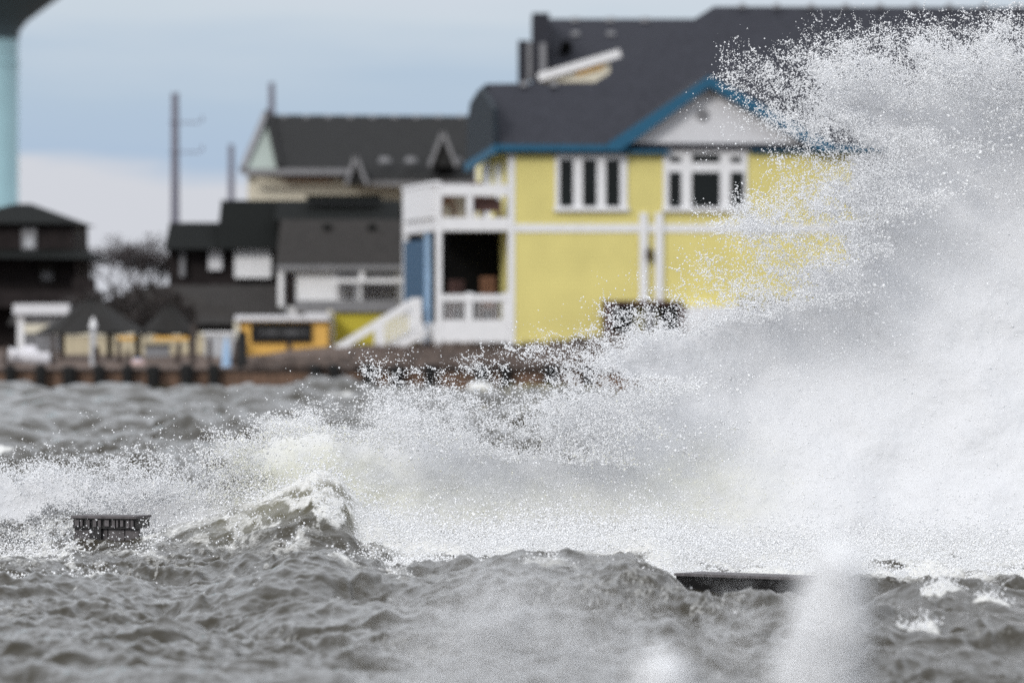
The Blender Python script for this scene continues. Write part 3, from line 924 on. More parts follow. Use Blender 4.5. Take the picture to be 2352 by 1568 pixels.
for px, top, w, lab in ((444, 742, 7, 'tall brown mooring post right of the smaller thatched hut'), (482, 775, 6, 'shorter brown mooring post next to the tall one'),
                        (556, 760, 13, 'thickest black mooring post in front of the orange shed, standing in the water')):
    Yp = 166 if px == 556 else 170
    mb = MB(); mb.tube((X_(px, Yp), Yp, -.5), (X_(px, Yp), Yp, Z_(top, Yp) - .1), w / F * Yp, w * .9 / F * Yp, 10)
    mb.tube((X_(px, Yp), Yp, Z_(top, Yp) - .1), (X_(px, Yp), Yp, Z_(top, Yp)), w * .9 / F * Yp, w * .4 / F * Yp, 10)
    tag(mb.build('mooring_post', M['timber'] if px != 556 else M['piling'], None, True), lab, 'post')

for px, top, w, Yp, lab in ((8, 792, 6, 171, 'short leaning brown stake at the left edge beside the white boat'), (120, 770, 7, 170.5, 'brown stake between the white boat and the wide thatched hut'),
                            (278, 778, 6, 171, 'brown stake right of the pale navigation post'), (300, 800, 5, 169, 'stubby brown stake left of the pink bundle'),
                            (404, 786, 7, 171, 'brown stake right of the utility cabinet'), (536, 780, 8, 170, 'brown stake at the left corner of the orange shed'),
                            (598, 822, 7, 169, 'low brown stake in front of the orange shed near its left end'), (812, 806, 6, 171, 'brown stake at the foot of the white stair')):
    mb = MB(); x = X_(px, Yp); ln = ((px * 37) % 11 - 5) * .02; r0 = w / F * Yp
    mb.tube((x, Yp, .5), (x + ln, Yp, Z_(top, Yp) - .08), r0, r0 * .85, 9); mb.tube((x + ln, Yp, Z_(top, Yp) - .08), (x + ln * 1.05, Yp, Z_(top, Yp)), r0 * .85, r0 * .5, 9)
    tag(mb.build('shore_stake', M['timber'], None, True), lab, 'stake', 'brown stakes along the shore')

# white boat ashore
fr, h = simple('white_boat', 62, 172, 'white open boat hauled ashore left of the wide thatched hut', 'boat')
u, z = fr.u, fr.z
secs = []
mb = MB()
for i in range(9):
    t = i / 8; x = u(18) + (u(128) - u(18)) * t
    w = .62 * math.sin(math.pi * min(1, .35 + t * .62)) ** .6; top = z(812 - 14 * (1 - t) ** 2 - 3 * t); keel = z(852 - 14 * (1 - t) ** 3)
    secs.append([(x, -w, top), (x, -w * .8, (top * .4 + keel * .6)), (x, 0, keel), (x, w * .8, (top * .4 + keel * .6)), (x, w, top)])
vs = [p for s_ in secs for p in s_]
fs = [(i * 5 + j, i * 5 + j + 1, (i + 1) * 5 + j + 1, (i + 1) * 5 + j) for i in range(8) for j in range(4)] + [(0, 4, 3, 2, 1), (40, 41, 42, 43, 44)]
fs += [(i * 5, (i + 1) * 5, (i + 1) * 5 + 4, i * 5 + 4) for i in range(8)]
mb.add(vs, fs).build('hull', M['hull'], h, True)
mb = MB(); mb.prism([(u(48), z(812)), (u(88), z(812)), (u(82), z(793)), (u(58), z(793))], -.35, .35); mb.build('cabin', M['hull'], h)
mb = MB(); mb.box(u(18) - .02, u(30), -.2, .2, z(850), z(806)); mb.build('transom', M['grey'], h)

fr, h = simple('blue_folded_umbrella', 520, 169, 'folded light blue umbrella standing between the mooring posts and the orange shed', 'umbrella')
u, z = fr.u, fr.z
mb = MB(); mb.tube((u(520), 0, z(870)), (u(520), 0, z(768)), .03, .03, 8); mb.build('pole', M['white'], h)
mb = MB(); mb.lathe([(.02, z(770)), (.10, z(800)), (.14, z(835)), (.17, z(858)), (.05, z(860))], 12, (u(520), 0)); mb.build('canopy', M['skyblue'], h)
fr, h = simple('pink_beach_bag', 322, 171, 'pale pink cloth bundle lying on top of the brown bulkhead', 'bag')
u, z = fr.u, fr.z
mb = MB(); mb.lathe([(.01, z(822) + .01), (.16, z(826)), (.26, z(836)), (.24, z(846)), (.02, z(848))], 14, (u(316), 0)); mb.build('cloth', M['pink'], h, True)
mb = MB(); mb.bar((u(308), -.1, z(824)), (u(324), -.1, z(824)), .04, .05); mb.build('handle', M['skyblue'], h)
fr, h = simple('blue_grey_barrel', 722, 175, 'small blue-grey barrel on the bank below the orange shed', 'barrel')
u, z = fr.u, fr.z
mb = MB(); mb.lathe([(.01, z(850)), (.17, z(850)), (.21, z(836)), (.17, z(820)), (.01, z(820))], 16, (u(722), 0)); mb.build('body', M['skyblue'], h, True)
mb = MB(); mb.lathe([(.215, z(838)), (.225, z(836)), (.215, z(834))], 16, (u(722), 0)); mb.build('hoop', M['grey'], h)

# bulkhead along the shore
Yb = 165
mb = MB(); mb.box(-60, 60, Yb, Yb + .25, -1, Z_(853, Yb)); bw = mb.build('bulkhead_wall', M['bulk']); tag(bw, 'long brown plank bulkhead along the far shore', 'wall')
mb = MB(); mb.box(-60, 60, Yb - .08, Yb + .35, Z_(853, Yb), Z_(847, Yb)); mb.build('cap_board', M['timber'], bw)
pl0 = None
descr = {25: 'leftmost', 95: 'second from the left', 162: 'third from the left', 228: 'below the pale navigation post', 290: 'below the pink bundle', 352: 'below the utility cabinet',
         432: 'below the tall brown mooring post', 488: 'just left of the blue umbrella', 725: 'below the blue-grey barrel', 768: 'below the mustard shed',
         845: 'below the foot of the white stair', 912: 'just behind the tip of the spray', 985: 'below the blue boards of the porch', 1102: 'below the middle of the lower porch',
         1160: 'below the yellow house corner', 1262: 'below the triple window', 1345: 'left of the low service doors'}
for px, d in descr.items():
    Yp = Yb - .3
    w = 13 + 4 * ((px * 7) % 5) / 5; top = 834 + (px * 13) % 7; x = X_(px, Yp); lean = ((px * 31) % 9 - 4) * .01
    mb = MB(); R = w / F * Yp
    mb.tube((x - X_(px, Yp), 0, -1.2), (lean, 0, Z_(top, Yp) - .06), R, R * .95, 12)
    mb.tube((lean, 0, Z_(top, Yp) - .06), (lean, 0, Z_(top, Yp)), R * .95, R * .7, 12)
    o = mb.build('bulkhead_piling', M['piling']); o.location = (x, Yp, 0)
    tag(o, 'round black piling of the bulkhead, ' + d, 'piling', 'black pilings along the bulkhead')

# riprap bank under the yellow house
mb = MB(); r = random.Random(5)
for i in range(2600):
    px = r.uniform(560, 2400); t = r.random()
    hgt = float(np.interp(px, [560, 800, 960, 1180, 1300, 1420, 2400], [.0, .12, .35, .35, .62, .8, .7]))
    Yr = 165.6 + t * 9
    x = X_(px, Yr); zc = .72 + t * hgt + .12 * r.random()
    s = r.uniform(.10, .34)
    p = [(x + s * r.uniform(.6, 1.2) * a, Yr + s * r.uniform(.6, 1.2) * b, zc + s * .8 * r.uniform(.5, 1.1) * c) for a, b, c in
         ((1, 0, 0), (-1, 0, 0), (0, 1, 0), (0, -1, 0), (0, 0, 1), (0, 0, -1))]
    mb.add(p, [(0, 2, 4), (2, 1, 4), (1, 3, 4), (3, 0, 4), (2, 0, 5), (1, 2, 5), (3, 1, 5), (0, 3, 5)])
rk = mb.build('rock_bank', M['rock']); tag(rk, 'brown rubble bank below the yellow house', 'rocks', kind='stuff')

# scrub
def scrub(name, areas, n, Y, label, m='scrub', seed=1, size=.16):
    r = random.Random(seed); mb = MB()
    tot = sum((a[1] - a[0]) for a in areas)
    for x0, x1, prof in areas:
        for i in range(int(n * (x1 - x0) / tot)):
            px = r.uniform(x0, x1); yy = Y + r.uniform(-1, 1)
            top = float(np.interp(px, [q[0] for q in prof], [q[1] for q in prof])); b = prof_base
            py = top + (b - top) * (r.random() ** .8)
            x, _, z_ = P(px, py, yy); s = size * r.uniform(.4, 1)
            d = Vector((r.uniform(-1, 1), r.uniform(-1, 1), r.uniform(0, 1.3))).normalized() * s * 2.2
            w = Vector((r.uniform(-1, 1), r.uniform(-1, 1), r.uniform(-1, 1))).normalized() * s * .35
            c = Vector((x, yy, z_))
            mb.add([c - w, c + w, c + d + w * .3, c + d - w * .3], [(0, 1, 2, 3)])
    o = mb.build(name, M[m]); return tag(o, label, 'bushes', kind='stuff')


prof_base = 800
scrub('scrub', [(60, 450, [(60, 735), (200, 668), (260, 678), (330, 650), (400, 668), (450, 720)])], 5200, 189, 'brown leafless scrub behind the thatched huts', seed=4)
prof_base = 850
scrub('bank_scrub', [(800, 1440, [(800, 815), (950, 800), (1170, 800), (1250, 796), (1330, 786), (1400, 776), (1440, 780)])], 5000, 174.5, 'dark brown dead scrub on the bank in front of the yellow house', 'rock', seed=9)


# bare trees
def bare_tree(px, base, top, width, Y, label, seed):
    r = random.Random(seed)
    x, _, z0 = P(px, base, Y); H = (base - top) / F * Y; Wd = width / F * Y
    t = thing('bare_tree', (x, Y, z0), label, 'tree', 'bare trees between the dark houses')
    tr = MB(); cr = MB()
    tr.tube((0, 0, -.4), (r.uniform(-.1, .1), 0, H * .45), .12, .07, 8); tr.build('trunk', M['twig'], t)

    def branch(p, d, L, rad, dep):
        q = p + d * L
        cr.tube(p, q, rad, rad * .6, 5)
        if dep == 0:
            for _ in range(2):
                c = q + Vector((r.gauss(0, .16), r.gauss(0, .16), r.gauss(0, .12)))
                s = r.uniform(.05, .11)
                e1 = Vector((r.uniform(-1, 1), r.uniform(-1, 1), r.uniform(-1, 1))) * s; e2 = Vector((r.uniform(-1, 1), r.uniform(-1, 1), r.uniform(-1, 1))) * s
                cr.add([c, c + e1, c + e1 + e2, c + e2], [(0, 1, 2, 3)])
            return
        for _ in range(3 if dep > 1 else 4):
            nd = (d + Vector((r.gauss(0, .55), r.gauss(0, .5), r.uniform(-.15, .4)))).normalized()
            branch(q, nd, L * r.uniform(.6, .85), rad * .6, dep - 1)
    for i in range(4):
        a = -1 + 2 * i / 3
        branch(Vector((0, 0, H * r.uniform(.25, .45))), Vector((a * Wd / H * 1.3, r.uniform(-.5, .5), 1)).normalized(), H * .24, .05, 4)
    cr.build('crown', M['twig'], t)
    return t


bare_tree(262, 720, 572, 95, 212, 'airy bare tree standing right of the near-black hip roofed house', 3)
bare_tree(310, 730, 566, 60, 216, 'taller bare tree in the middle of the gap between the dark houses', 12)
bare_tree(352, 720, 590, 60, 208, 'dense bare tree touching the dark green roofed house', 8)

# poles
def utility_pole(px, top, base, Y, rad, arms, label):
    x, _, z0 = P(px, base, Y)
    t = thing('utility_pole', (x, Y, z0 - 1.5), label, 'utility pole', 'utility poles on the skyline')
    H = (base - top) / F * Y + 1.5
    mb = MB(); mb.tube((0, 0, 0), (0, 0, H), rad * 1.1, rad * .85, 12); mb.build('shaft', M['pole'], t)
    for py in arms:
        zz = Z_(py, Y) - z0 + 1.5
        mb = MB(); mb.bar((-.25, -rad, zz), (1.1, -rad, zz), .05, .06)
        a = mb.build('crossarm', M['pole'], t)
        mb = MB(); mb.tube((1.2, -rad, zz + .05), (1.2, -rad, zz + .28), .05, .04, 8); mb.build('insulator', M['pole'], a)
    return t


utility_pole(402, 214, 505, 250, .19, (282, 350), 'tallest utility pole, with two crossarms, over the dark green roof')
utility_pole(531, 332, 455, 300, .17, (), 'faint thin utility pole left of the sage gable')
utility_pole(624, 190, 252, 300, .18, (), 'utility pole whose top shows above the dark grey ridge')

# water tower
fr, h = simple('water_tower', -62, 420, 'pale cyan water tower with flared dark tank underside in the top left corner', 'water tower')
u, z = fr.u, fr.z
R = u(42) - u(-62)
c = (0, 0)
q = lambda px: (px + 62) / F * 420
mb = MB(); mb.lathe([(R * 1.05, -1), (R, 2), (R, z(92))], 64, c); mb.build('column', M['cyan'], h, True)
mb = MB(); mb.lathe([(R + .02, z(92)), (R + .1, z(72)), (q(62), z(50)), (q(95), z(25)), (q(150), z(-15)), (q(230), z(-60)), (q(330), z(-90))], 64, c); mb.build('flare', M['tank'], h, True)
mb = MB(); mb.lathe([(q(330), z(-90)), (q(350), z(-160)), (q(300), z(-260)), (q(120), z(-330)), (.01, z(-350))], 64, c); mb.build('tank', M['cyan'], h, True)
mb = MB(); mb.lathe([(R + .05, z(140)), (R + .09, z(146)), (R + .05, z(152))], 64, c); mb.build('seam_ring', M['cyan'], h, True)

# ------------------------------------------------------------------ breakwater pieces in the surf
def breakwater(name, pa, pb, Ya, Yb_, label, slots):
    """Plank-faced timber bulkhead from (px,py top) at depth Ya to pb at Yb."""
    A = P(*pa, Ya); Bq = P(*pb, Yb_)
    A.z = Bq.z = (A.z + Bq.z) / 2 if False else A.z
    d = (Bq - A); L = d.length
    rz = math.atan2(d.y, d.x)
    t = thing(name, A, label, 'breakwater', None, rz)
    hb = .115 if slots else .16
    mb = MB(); mb.box(0, L, -.03, .4, -.012, .012); mb.build('cap_plank', M['dockwood'], t)
    mb = MB(); mb.box(0, L, .0 if not slots else .03, .35, -hb, -.013); mb.build('wale', M['dockdark'], t)
    if slots:
        mb = MB(); r = random.Random(2); x = .03
        while x < L - .05:
            w = r.uniform(.02, .045); mb.box(x, x + w, 0, .029, -hb * .95 + r.uniform(0, .02), -.03); x += w + r.uniform(.012, .05)
        mb.build('plank_ends', M['dockwood'], t)
        mb = MB(); x = 0
        while x < L:
            w = min(.18, L - x); mb.box(x, x + w - .012, .07, .12, -.9, -hb - .001); x += .18
        mb.build('face_planks', M['dockwood'], t)
        mb = MB(); mb.box(.18, .3, .02, .068, -.9, -hb - .001); mb.build('pile', M['dockdark'], t)
    else:
        mb = MB(); x = 0
        while x < L:
            w = min(.25, L - x); mb.box(x, x + w - .012, .07, .12, -.9, -hb - .001); x += .25
        mb.build('face_planks', M['dockdark'], t)
    return t


breakwater('plank_breakwater', (165, 1186), (315, 1190), 56.4, 56.2, 'weathered plank breakwater end with slotted top, half buried in foam at the left', True)
breakwater('timber_breakwater', (1553, 1318), (1890, 1321), 50.9, 49.9, 'black wet timber breakwater beam showing under the big spray at the right', False)

# ------------------------------------------------------------------ spray
TET = np.array([[1, 1, 1], [1, -1, -1], [-1, 1, -1], [-1, -1, 1]], 'f') / 1.732
OCT = np.array([[1, 0, 0], [-1, 0, 0], [0, 1, 0], [0, -1, 0], [0, 0, 1], [0, 0, -1]], 'f')
TF = np.array([[0, 1, 2], [0, 3, 1], [0, 2, 3], [1, 3, 2]])
OF = np.array([[0, 2, 4], [2, 1, 4], [1, 3, 4], [3, 0, 4], [2, 0, 5], [1, 2, 5], [3, 1, 5], [0, 3, 5]])


def droplets(name, C, R, m, label, octa=False, stretch=None, cat='sea spray'):
    N = len(C)
    T, FF = (OCT, OF) if octa else (TET, TF)
    k, nf = len(T), len(FF)
    q = RNG.normal(size=(N, 4)); q /= np.linalg.norm(q, axis=1)[:, None]
    w, x, y, z = q.T
    Rm = np.stack([1 - 2 * (y * y + z * z), 2 * (x * y - z * w), 2 * (x * z + y * w), 2 * (x * y + z * w), 1 - 2 * (x * x + z * z), 2 * (y * z - x * w),
                   2 * (x * z - y * w), 2 * (y * z + x * w), 1 - 2 * (x * x + y * y)], 1).reshape(N, 3, 3)
    V = np.einsum('nij,kj->nki', Rm, T) * R[:, None, None] * RNG.uniform(.7, 1.3, (N, k, 1))
    V = (V + C[:, None]).astype('f')
    I = (FF[None] + k * np.arange(N)[:, None, None]).reshape(-1)
    me = bpy.data.meshes.new(name)
    me.vertices.add(k * N); me.vertices.foreach_set('co', V.ravel())
    me.loops.add(nf * 3 * N); me.loops.foreach_set('vertex_index', I.astype('i'))
    me.polygons.add(nf * N); me.polygons.foreach_set('loop_start', np.arange(nf * N, dtype='i') * 3)
    me.update(calc_edges=True)
    me.materials.append(m)
    o = bpy.data.objects.new(name, me); col.objects.link(o)
    return tag(o, label, cat, kind='stuff')


def spray_mat(name, c, trans=.15):
    m = bpy.data.materials.new(name); m.use_nodes = True
    n, l = m.node_tree.nodes, m.node_tree.links
    n.remove(n['Principled BSDF'])
    d = n.new('ShaderNodeBsdfDiffuse'); t = n.new('ShaderNodeBsdfTranslucent'); x = n.new('ShaderNodeMixShader')
    geo = n.new('ShaderNodeTexCoord'); no = n.new('ShaderNodeTexNoise'); no.inputs['Scale'].default_value = 1.2
    l.new(geo.outputs['Object'], no.inputs['Vector'])
    r = n.new('ShaderNodeMapRange'); r.inputs['To Min'].default_value = .99; r.inputs['To Max'].default_value = 1.0
    l.new(no.outputs['Fac'], r.inputs['Value'])
    v = n.new('ShaderNodeVectorMath'); v.operation = 'SCALE'; v.inputs[0].default_value = c
    l.new(r.outputs[0], v.inputs['Scale'])
    l.new(v.outputs[0], d.inputs['Color']); l.new(v.outputs[0], t.inputs['Color'])
    x.inputs[0].default_value = trans
    l.new(d.outputs[0], x.inputs[1]); l.new(t.outputs[0], x.inputs[2]); l.new(x.outputs[0], n['Material Output'].inputs[0])
    return m


MS = spray_mat('white_spray', (.975, .98, .99))
MC = spray_mat('silty_foam', (.955, .95, .85))

# how thick the spray hangs along the breakwater: rows at heights, columns along the shore (0..9, A = opaque)
GX0, GDX = -200, 100
ROWS = {
    -40: '..........................0000',
    0:   '......................0001112',
    30:  '.....................00112222',
    75:  '...................0023344444',
    115: '...................1345666666',
    150: '...................2467777777',
    200: '..................0257888888',
    250: '..................0158999888',
    300: '..................0035889988',
    340: '..................0014788988',
    375: '...................025799999',
    420: '...................037899999',
    450: '..................0157889999',
    490: '..................145679AAAA',
    525: '..................17669AAAA',
    570: '..................02458AAAAA',
    600: '.................012479AAAAA',
    640: '................0013589AAAAA',
    675: '................0124789AAAAA',
    715: '...............0124789AAAAAA',
    750: '..............002368AAAAAAAA',
    790: '...........0..0259AAAAAAAAAA',
    825: '..........0101248AAAAAAAAAAA',
    865: '.........00231124689AAAAAAAA',
    900: '........000542236899AAAAAAAA',
    940: '.......00127543689AAAAAAAAAA',
    975: '....0000563864478899AAAAAAAA',
    1010: '...00102786886468999AAAAAAAA',
    1050: '..0243239AA99986899AAAAAAAAA',
    1090: '.14765455AAAAAAAAAAAAAAAAAAA',
    1125: '.69877667AAAAAAAAAAAAAAAAAAA',
    1165: '599877778AAAAAAAAAAAAAAAAAAA',
    1200: '8831189A779AAAAAAAAAAAAAAAAA',
    1240: '10000377479A9A99AA99AAAAAAAAA',
    1280: '0...01422479459788499AAAAAAAA',
    1320: '........234444444347888877666',
    1350: '..........1..............3333',
}
SY = np.array(sorted(ROWS)); ncol = 29
G = np.zeros((len(SY), ncol))
for i, y in enumerate(SY):
    s = ROWS[y]
    if len(s) < ncol: s = s + s[-1] * (ncol - len(s))
    for j in range(ncol):
        ch = s[j]
        v = {'.': 0, '0': .012, 'A': 11}.get(ch, None)
        G[i, j] = v if v is not None else float(ch)
G = np.where(G > 10.5, .992, np.where(G < .1, G, G / 10.0))
TAU = -np.log(1 - np.minimum(G, .992)) * (1 + .35 * sstep(.6, .9, G))
YS = 57.5    # distance of the spray sheet


def tau_at(px, py):
    fx = np.clip((px - GX0) / GDX, 0, ncol - 1.001); ix = fx.astype(int); u_ = fx - ix; u_ = u_ * u_ * (3 - 2 * u_)
    iy = np.clip(np.searchsorted(SY, py) - 1, 0, len(SY) - 2)
    v_ = np.clip((py - SY[iy]) / (SY[iy + 1] - SY[iy]), 0, 1)
    return (TAU[iy, ix] * (1 - u_) + TAU[iy, ix + 1] * u_) * (1 - v_) + (TAU[iy + 1, ix] * (1 - u_) + TAU[iy + 1, ix + 1] * u_) * v_


def build_spray():
    step = 2.3                                    # cells of one centimetre on the sheet
    gx = np.arange(-180, 2640, step); gy = np.arange(-40, 1372, step)
    X, Y = np.meshgrid(gx, gy, indexing='ij')
    wx = 38 * fbm(X / 160, Y / 160, 201, 5, .6); wy = 38 * fbm(X / 160, Y / 160, 301, 5, .6)
    t = tau_at(X + wx - 34 * (1 - sstep(560, 760, Y)), Y + wy)
    # streaks thrown up and to the left, clumps at all sizes
    ang = .55
    sx = X * math.cos(ang) + Y * math.sin(ang); sy = -X * math.sin(ang) + Y * math.cos(ang)
    n1 = fbm(sx / 150, sy / 60, 401, 6, .62)
    n2 = fbm(X / 26, Y / 22, 501, 4, .6)
    edge = np.exp(-t / 1.5)
    t2 = t * np.exp((1.5 * n1 + .9 * n2) * (.35 + 1.35 * edge) - .55 * edge)
    return X, Y, t, t2


X, Y, T0, T1 = build_spray()
px2 = (F / YS) ** 2


def scatter(lam, rmin, rmax, name, m, label, depth, thick, powr=2.0, octa=False, sub=None):
    lam = np.minimum(lam, 40)
    n = RNG.poisson(lam)
    idx = np.repeat(np.arange(n.size), n.ravel())
    gx = X.ravel()[idx] + RNG.uniform(-1.3, 1.3, len(idx)); gy = Y.ravel()[idx] + RNG.uniform(-1.3, 1.3, len(idx))
    xx = X_(gx, YS); zz = Z_(gy, YS)
    bow = .7 * fbm(xx * .5, zz * .5, 61, 3)
    yy = depth + .32 * (zz - .2) + 1.2 * (1 - sstep(350, 700, gx)) + bow + RNG.normal(size=len(idx)) * thick
    r = rmin + (rmax - rmin) * RNG.random(len(idx)) ** powr
    o = droplets(name, np.stack([xx, yy, zz], 1), r, m, label, octa)
    print(name, len(idx))
    return o


cell = 2.3 ** 2
# mean projected area of a tetrahedron of radius r is about .58 r^2 ... in reference pixels
def area(r): return .62 * (r * F / YS) ** 2


cream = 1.4 * np.exp(-(((X - 690) / 150) ** 2 + ((Y - 1110) / 85) ** 2)) + .4 * np.exp(-(((X - 900) / 170) ** 2 + ((Y - 1160) / 90) ** 2)) + .5 * np.exp(-(((X - 1620) / 150) ** 2 + ((Y - 1130) / 110) ** 2)) \
    + .5 * np.exp(-(((X - 1250) / 300) ** 2 + ((Y - 1180) / 80) ** 2))
cream = np.clip(cream * (.8 + .5 * fbm(X / 60, Y / 40, 555, 4)), 0, 1)
up = 1 - sstep(1290, 1330, Y) * .6
fine = np.minimum(T1, 1.7) * up * (1 - .98 * sstep(1.1, 2.9, T0 * .5 + T1 * .5))
big = sstep(2.2, .4, T0) if False else 1 - sstep(.5, 2.2, T0)
lamb = fine * cell / area(.0062)
scatter(lamb * (1 - .75 * cream) * .8, .0030, .0145, 'sea_spray', MS, 'fine white sea spray thrown up where the waves hit the breakwater', 57.2, .4, 2.6)
scatter(lamb * .75 * cream * .8, .005, .014, 'silty_spray', MC, 'cream coloured churning water in the curl of the breaking wave', 57.0, .3, 2.2)
clump = np.maximum(T1 - .4, 0) * sstep(-.05, .5, fbm(X / 14, Y / 11, 811, 4, .6)) * (1 - sstep(2.5, 4, T0))
scatter(clump * cell / area(.018) * .16, .011, .027, 'spray_clots', MS, 'heavier white clots of water inside the thrown spray', 57.3, .35, 1.6)


def ligaments():
    w = np.where((T0 > .06) & (T0 < 1.6), np.sqrt(T0 + .02), 0) * sstep(-.1, .4, fbm(X / 40, Y / 30, 633, 3)) * (X > -100) * (Y < 1200)
    w = w.ravel(); k = RNG.choice(len(w), 1500, p=w / w.sum())
    n = 14
    a = RNG.normal(size=(len(k), 1)) * .8 - .6
    t = np.arange(n)[None] * RNG.uniform(.005, .014, (len(k), 1))
    bend = RNG.normal(size=(len(k), 1)) * 2.2
    x = X_(X.ravel()[k], YS)[:, None] - t * np.cos(a + bend * t) + RNG.normal(size=(len(k), n)) * .006
    z = Z_(Y.ravel()[k], YS)[:, None] - t * np.sin(a + bend * t) + RNG.normal(size=(len(k), n)) * .006
    y = 57.2 + RNG.normal(size=(len(k), 1)) * .35 + t * RNG.normal(size=(len(k), 1))
    r = RNG.uniform(.005, .014, (len(k), 1)) * (1 - .5 * np.arange(n)[None] / n)
    droplets('spray_strings', np.stack([x, y, z], -1).reshape(-1, 3), r.ravel(), MS, 'short ropes and strings of white water flung out along the spray edge')


ligaments()


def spray_body():
    """The dense heart of the cloud: one thick, lumpy, frayed mass behind the loose droplets."""
    grain = fbm(X / 5, Y / 5, 911, 2, .8)
    keep = (np.minimum(T0 * .5 + T1 * .5, 9) + .5 * grain + RNG.normal(size=X.shape) * .2) > 1.15
    keep &= T0 > .7
    keep[0, :] = keep[-1, :] = False; keep[:, 0] = keep[:, -1] = False
    keep &= (Y < 1345)
    nx, ny = X.shape
    xx, zz = X_(X, 57.9), Z_(Y, 57.9)
    rel = .25 * fbm(xx * .55, zz * .55, 921, 3) + .04 * fbm(xx * 2.2, zz * 2.2, 931, 4, .5) + .003 * fbm(xx * 9, zz * 9, 941, 3, .6)
    bulge = .2 * sstep(2.2, 5, T0)
    yf = 58.0 - rel * .8 + .32 * (zz - .2) - .15 * sstep(850, 1300, Y)
    yb = yf + .02 + (1.2 + 2 * bulge + .3 * fbm(xx, zz, 951, 3)) * sstep(1.6, 4, T0)
    jx = RNG.normal(size=X.shape) * .002; jz = RNG.normal(size=X.shape) * .002
    Vf = np.stack([xx + jx, yf, zz + jz], -1).reshape(-1, 3); Vb = np.stack([xx, yb, zz], -1).reshape(-1, 3)
    I = np.arange(nx * ny).reshape(nx, ny)
    k = keep[:-1, :-1]
    a, b_, c, d = I[:-1, :-1], I[1:, :-1], I[1:, 1:], I[:-1, 1:]
    N = nx * ny
    front = np.stack([a[k], d[k], c[k], b_[k]], 1)
    back = np.stack([a[k], b_[k], c[k], d[k]], 1) + N
    side = []
    kp = np.pad(k, 1)
    for (dx, dy, p, q) in ((-1, 0, a, d), (1, 0, c, b_), (0, -1, b_, a), (0, 1, d, c)):
        e = k & ~kp[1 + dx:kp.shape[0] - 1 + dx, 1 + dy:kp.shape[1] - 1 + dy]
        side.append(np.stack([p[e], p[e] + N, q[e] + N, q[e]], 1))
    Q = np.concatenate([front, back] + side)
    V = np.concatenate([Vf, Vb])
    used = np.zeros(2 * N, bool); used[Q.ravel()] = True
    mp_ = np.cumsum(used) - 1; Q = mp_[Q]; V = V[used]
    me = bpy.data.meshes.new('spray_cloud')
    me.vertices.add(len(V)); me.vertices.foreach_set('co', V.astype('f').ravel())
    me.loops.add(Q.size); me.loops.foreach_set('vertex_index', Q.astype('i').ravel())
    me.polygons.add(len(Q)); me.polygons.foreach_set('loop_start', np.arange(len(Q), dtype='i') * 4)
    me.update(calc_edges=True)
    sm = np.zeros(len(Q), bool); sm[:len(front)] = True; me.polygons.foreach_set('use_smooth', sm)
    at = me.attributes.new('silt', 'FLOAT', 'POINT')
    at.data.foreach_set('value', np.tile(cream.ravel(), 2)[used].astype('f'))
    m = bpy.data.materials.new('dense_white_water'); m.use_nodes = True
    n, l = m.node_tree.nodes, m.node_tree.links
    b = n['Principled BSDF']; b.inputs['Roughness'].default_value = 1; b.inputs['Specular IOR Level'].default_value = 0
    A = n.new('ShaderNodeAttribute'); A.attribute_name = 'silt'
    mx = n.new('ShaderNodeMixRGB'); mx.inputs['Color1'].default_value = (.65, .655, .67, 1); mx.inputs['Color2'].default_value = (.65, .645, .55, 1)
    l.new(A.outputs['Fac'], mx.inputs['Fac']); l.new(mx.outputs[0], b.inputs['Base Color'])
    me.materials.append(m)
    o = bpy.data.objects.new('spray_cloud', me); col.objects.link(o)
    tag(o, 'dense white heart of the spray cloud', 'sea spray', kind='stuff')
    print('body faces', len(Q))


spray_body()

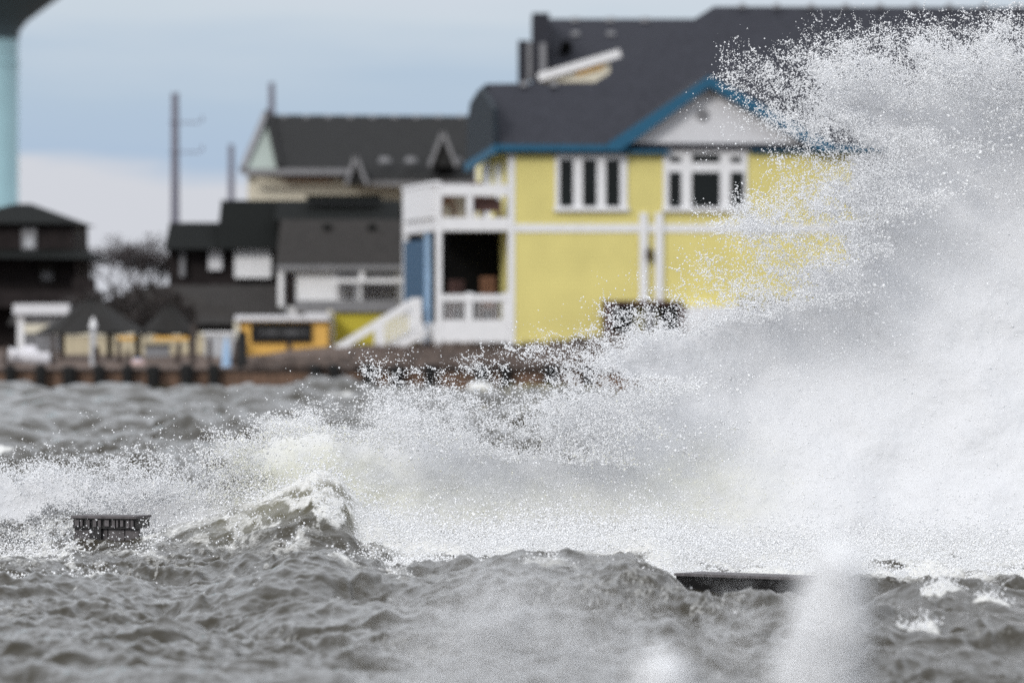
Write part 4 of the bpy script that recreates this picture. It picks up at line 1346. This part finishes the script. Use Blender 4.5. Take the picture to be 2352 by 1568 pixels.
def froth():
    Xg, Yg, z, fm, px = build_sea.data
    ok = (fm > .35) & (Yg > 40) & (Yg < 63) & (px > -150) & (px < 2600)
    ij = np.flatnonzero(ok)
    w = (fm.ravel()[ij] - .3) * (Yg.ravel()[ij] ** 2)
    k = RNG.choice(ij, 260000, p=w / w.sum())
    hgt = RNG.exponential(.035, len(k)) * (1 + 1.5 * (Yg.ravel()[k] > 53))
    C = np.stack([Xg.ravel()[k] + RNG.normal(size=len(k)) * .03, Yg.ravel()[k] + RNG.normal(size=len(k)) * .05, z.ravel()[k] + hgt], 1)
    droplets('surf_froth', C, .004 + .013 * RNG.random(len(k)) ** 2.5, MS, 'white froth and spatter leaping off the foam on the water')


froth()

# blurred plumes close to the camera
def plume(name, pts, Yp, n, r0, r1, label, seed):
    rr = np.random.default_rng(seed)
    pts = np.array(pts, float)      # px, py, radius in px, weight
    w = pts[:, 3] / pts[:, 3].sum()
    i = rr.choice(len(pts), n, p=w)
    g = rr.normal(size=(n, 3)) * .34
    px = pts[i, 0] + g[:, 0] * pts[i, 2]; py = pts[i, 1] + g[:, 1] * pts[i, 2]
    yy = Yp + g[:, 2] * .4
    C = np.stack([X_(px, Yp), yy, Z_(py, Yp)], 1)
    return droplets(name, C, rr.uniform(r0, r1, n), MS, label)


plume('near_splash', [(1925, 1300, 45, .5), (1920, 1360, 55, 1), (1915, 1410, 60, 1.2), (1900, 1450, 70, 1.8), (1890, 1510, 78, 2.4), (1880, 1580, 85, 3), (1875, 1680, 95, 3.5)], 15.0, 90000, .012, .021,
      'tall blurred white splash rising close to the camera at the lower right', 1)
plume('near_splash', [(1525, 1545, 45, 1), (1530, 1600, 60, 2), (1530, 1680, 80, 3)], 15.0, 20000, .011, .019, 'small blurred white splash tip at the bottom edge left of the tall one', 2)
plume('drifting_mist', [(1150, 1400, 160, 1), (1080, 1470, 240, 2), (1280, 1450, 240, 2), (1250, 1540, 300, 3), (1020, 1560, 300, 3), (1450, 1520, 240, 1.5), (1700, 1480, 200, 1)], 22.0, 7000, .005, .010,
      'thin veil of drifting mist low over the water in the foreground', 3)
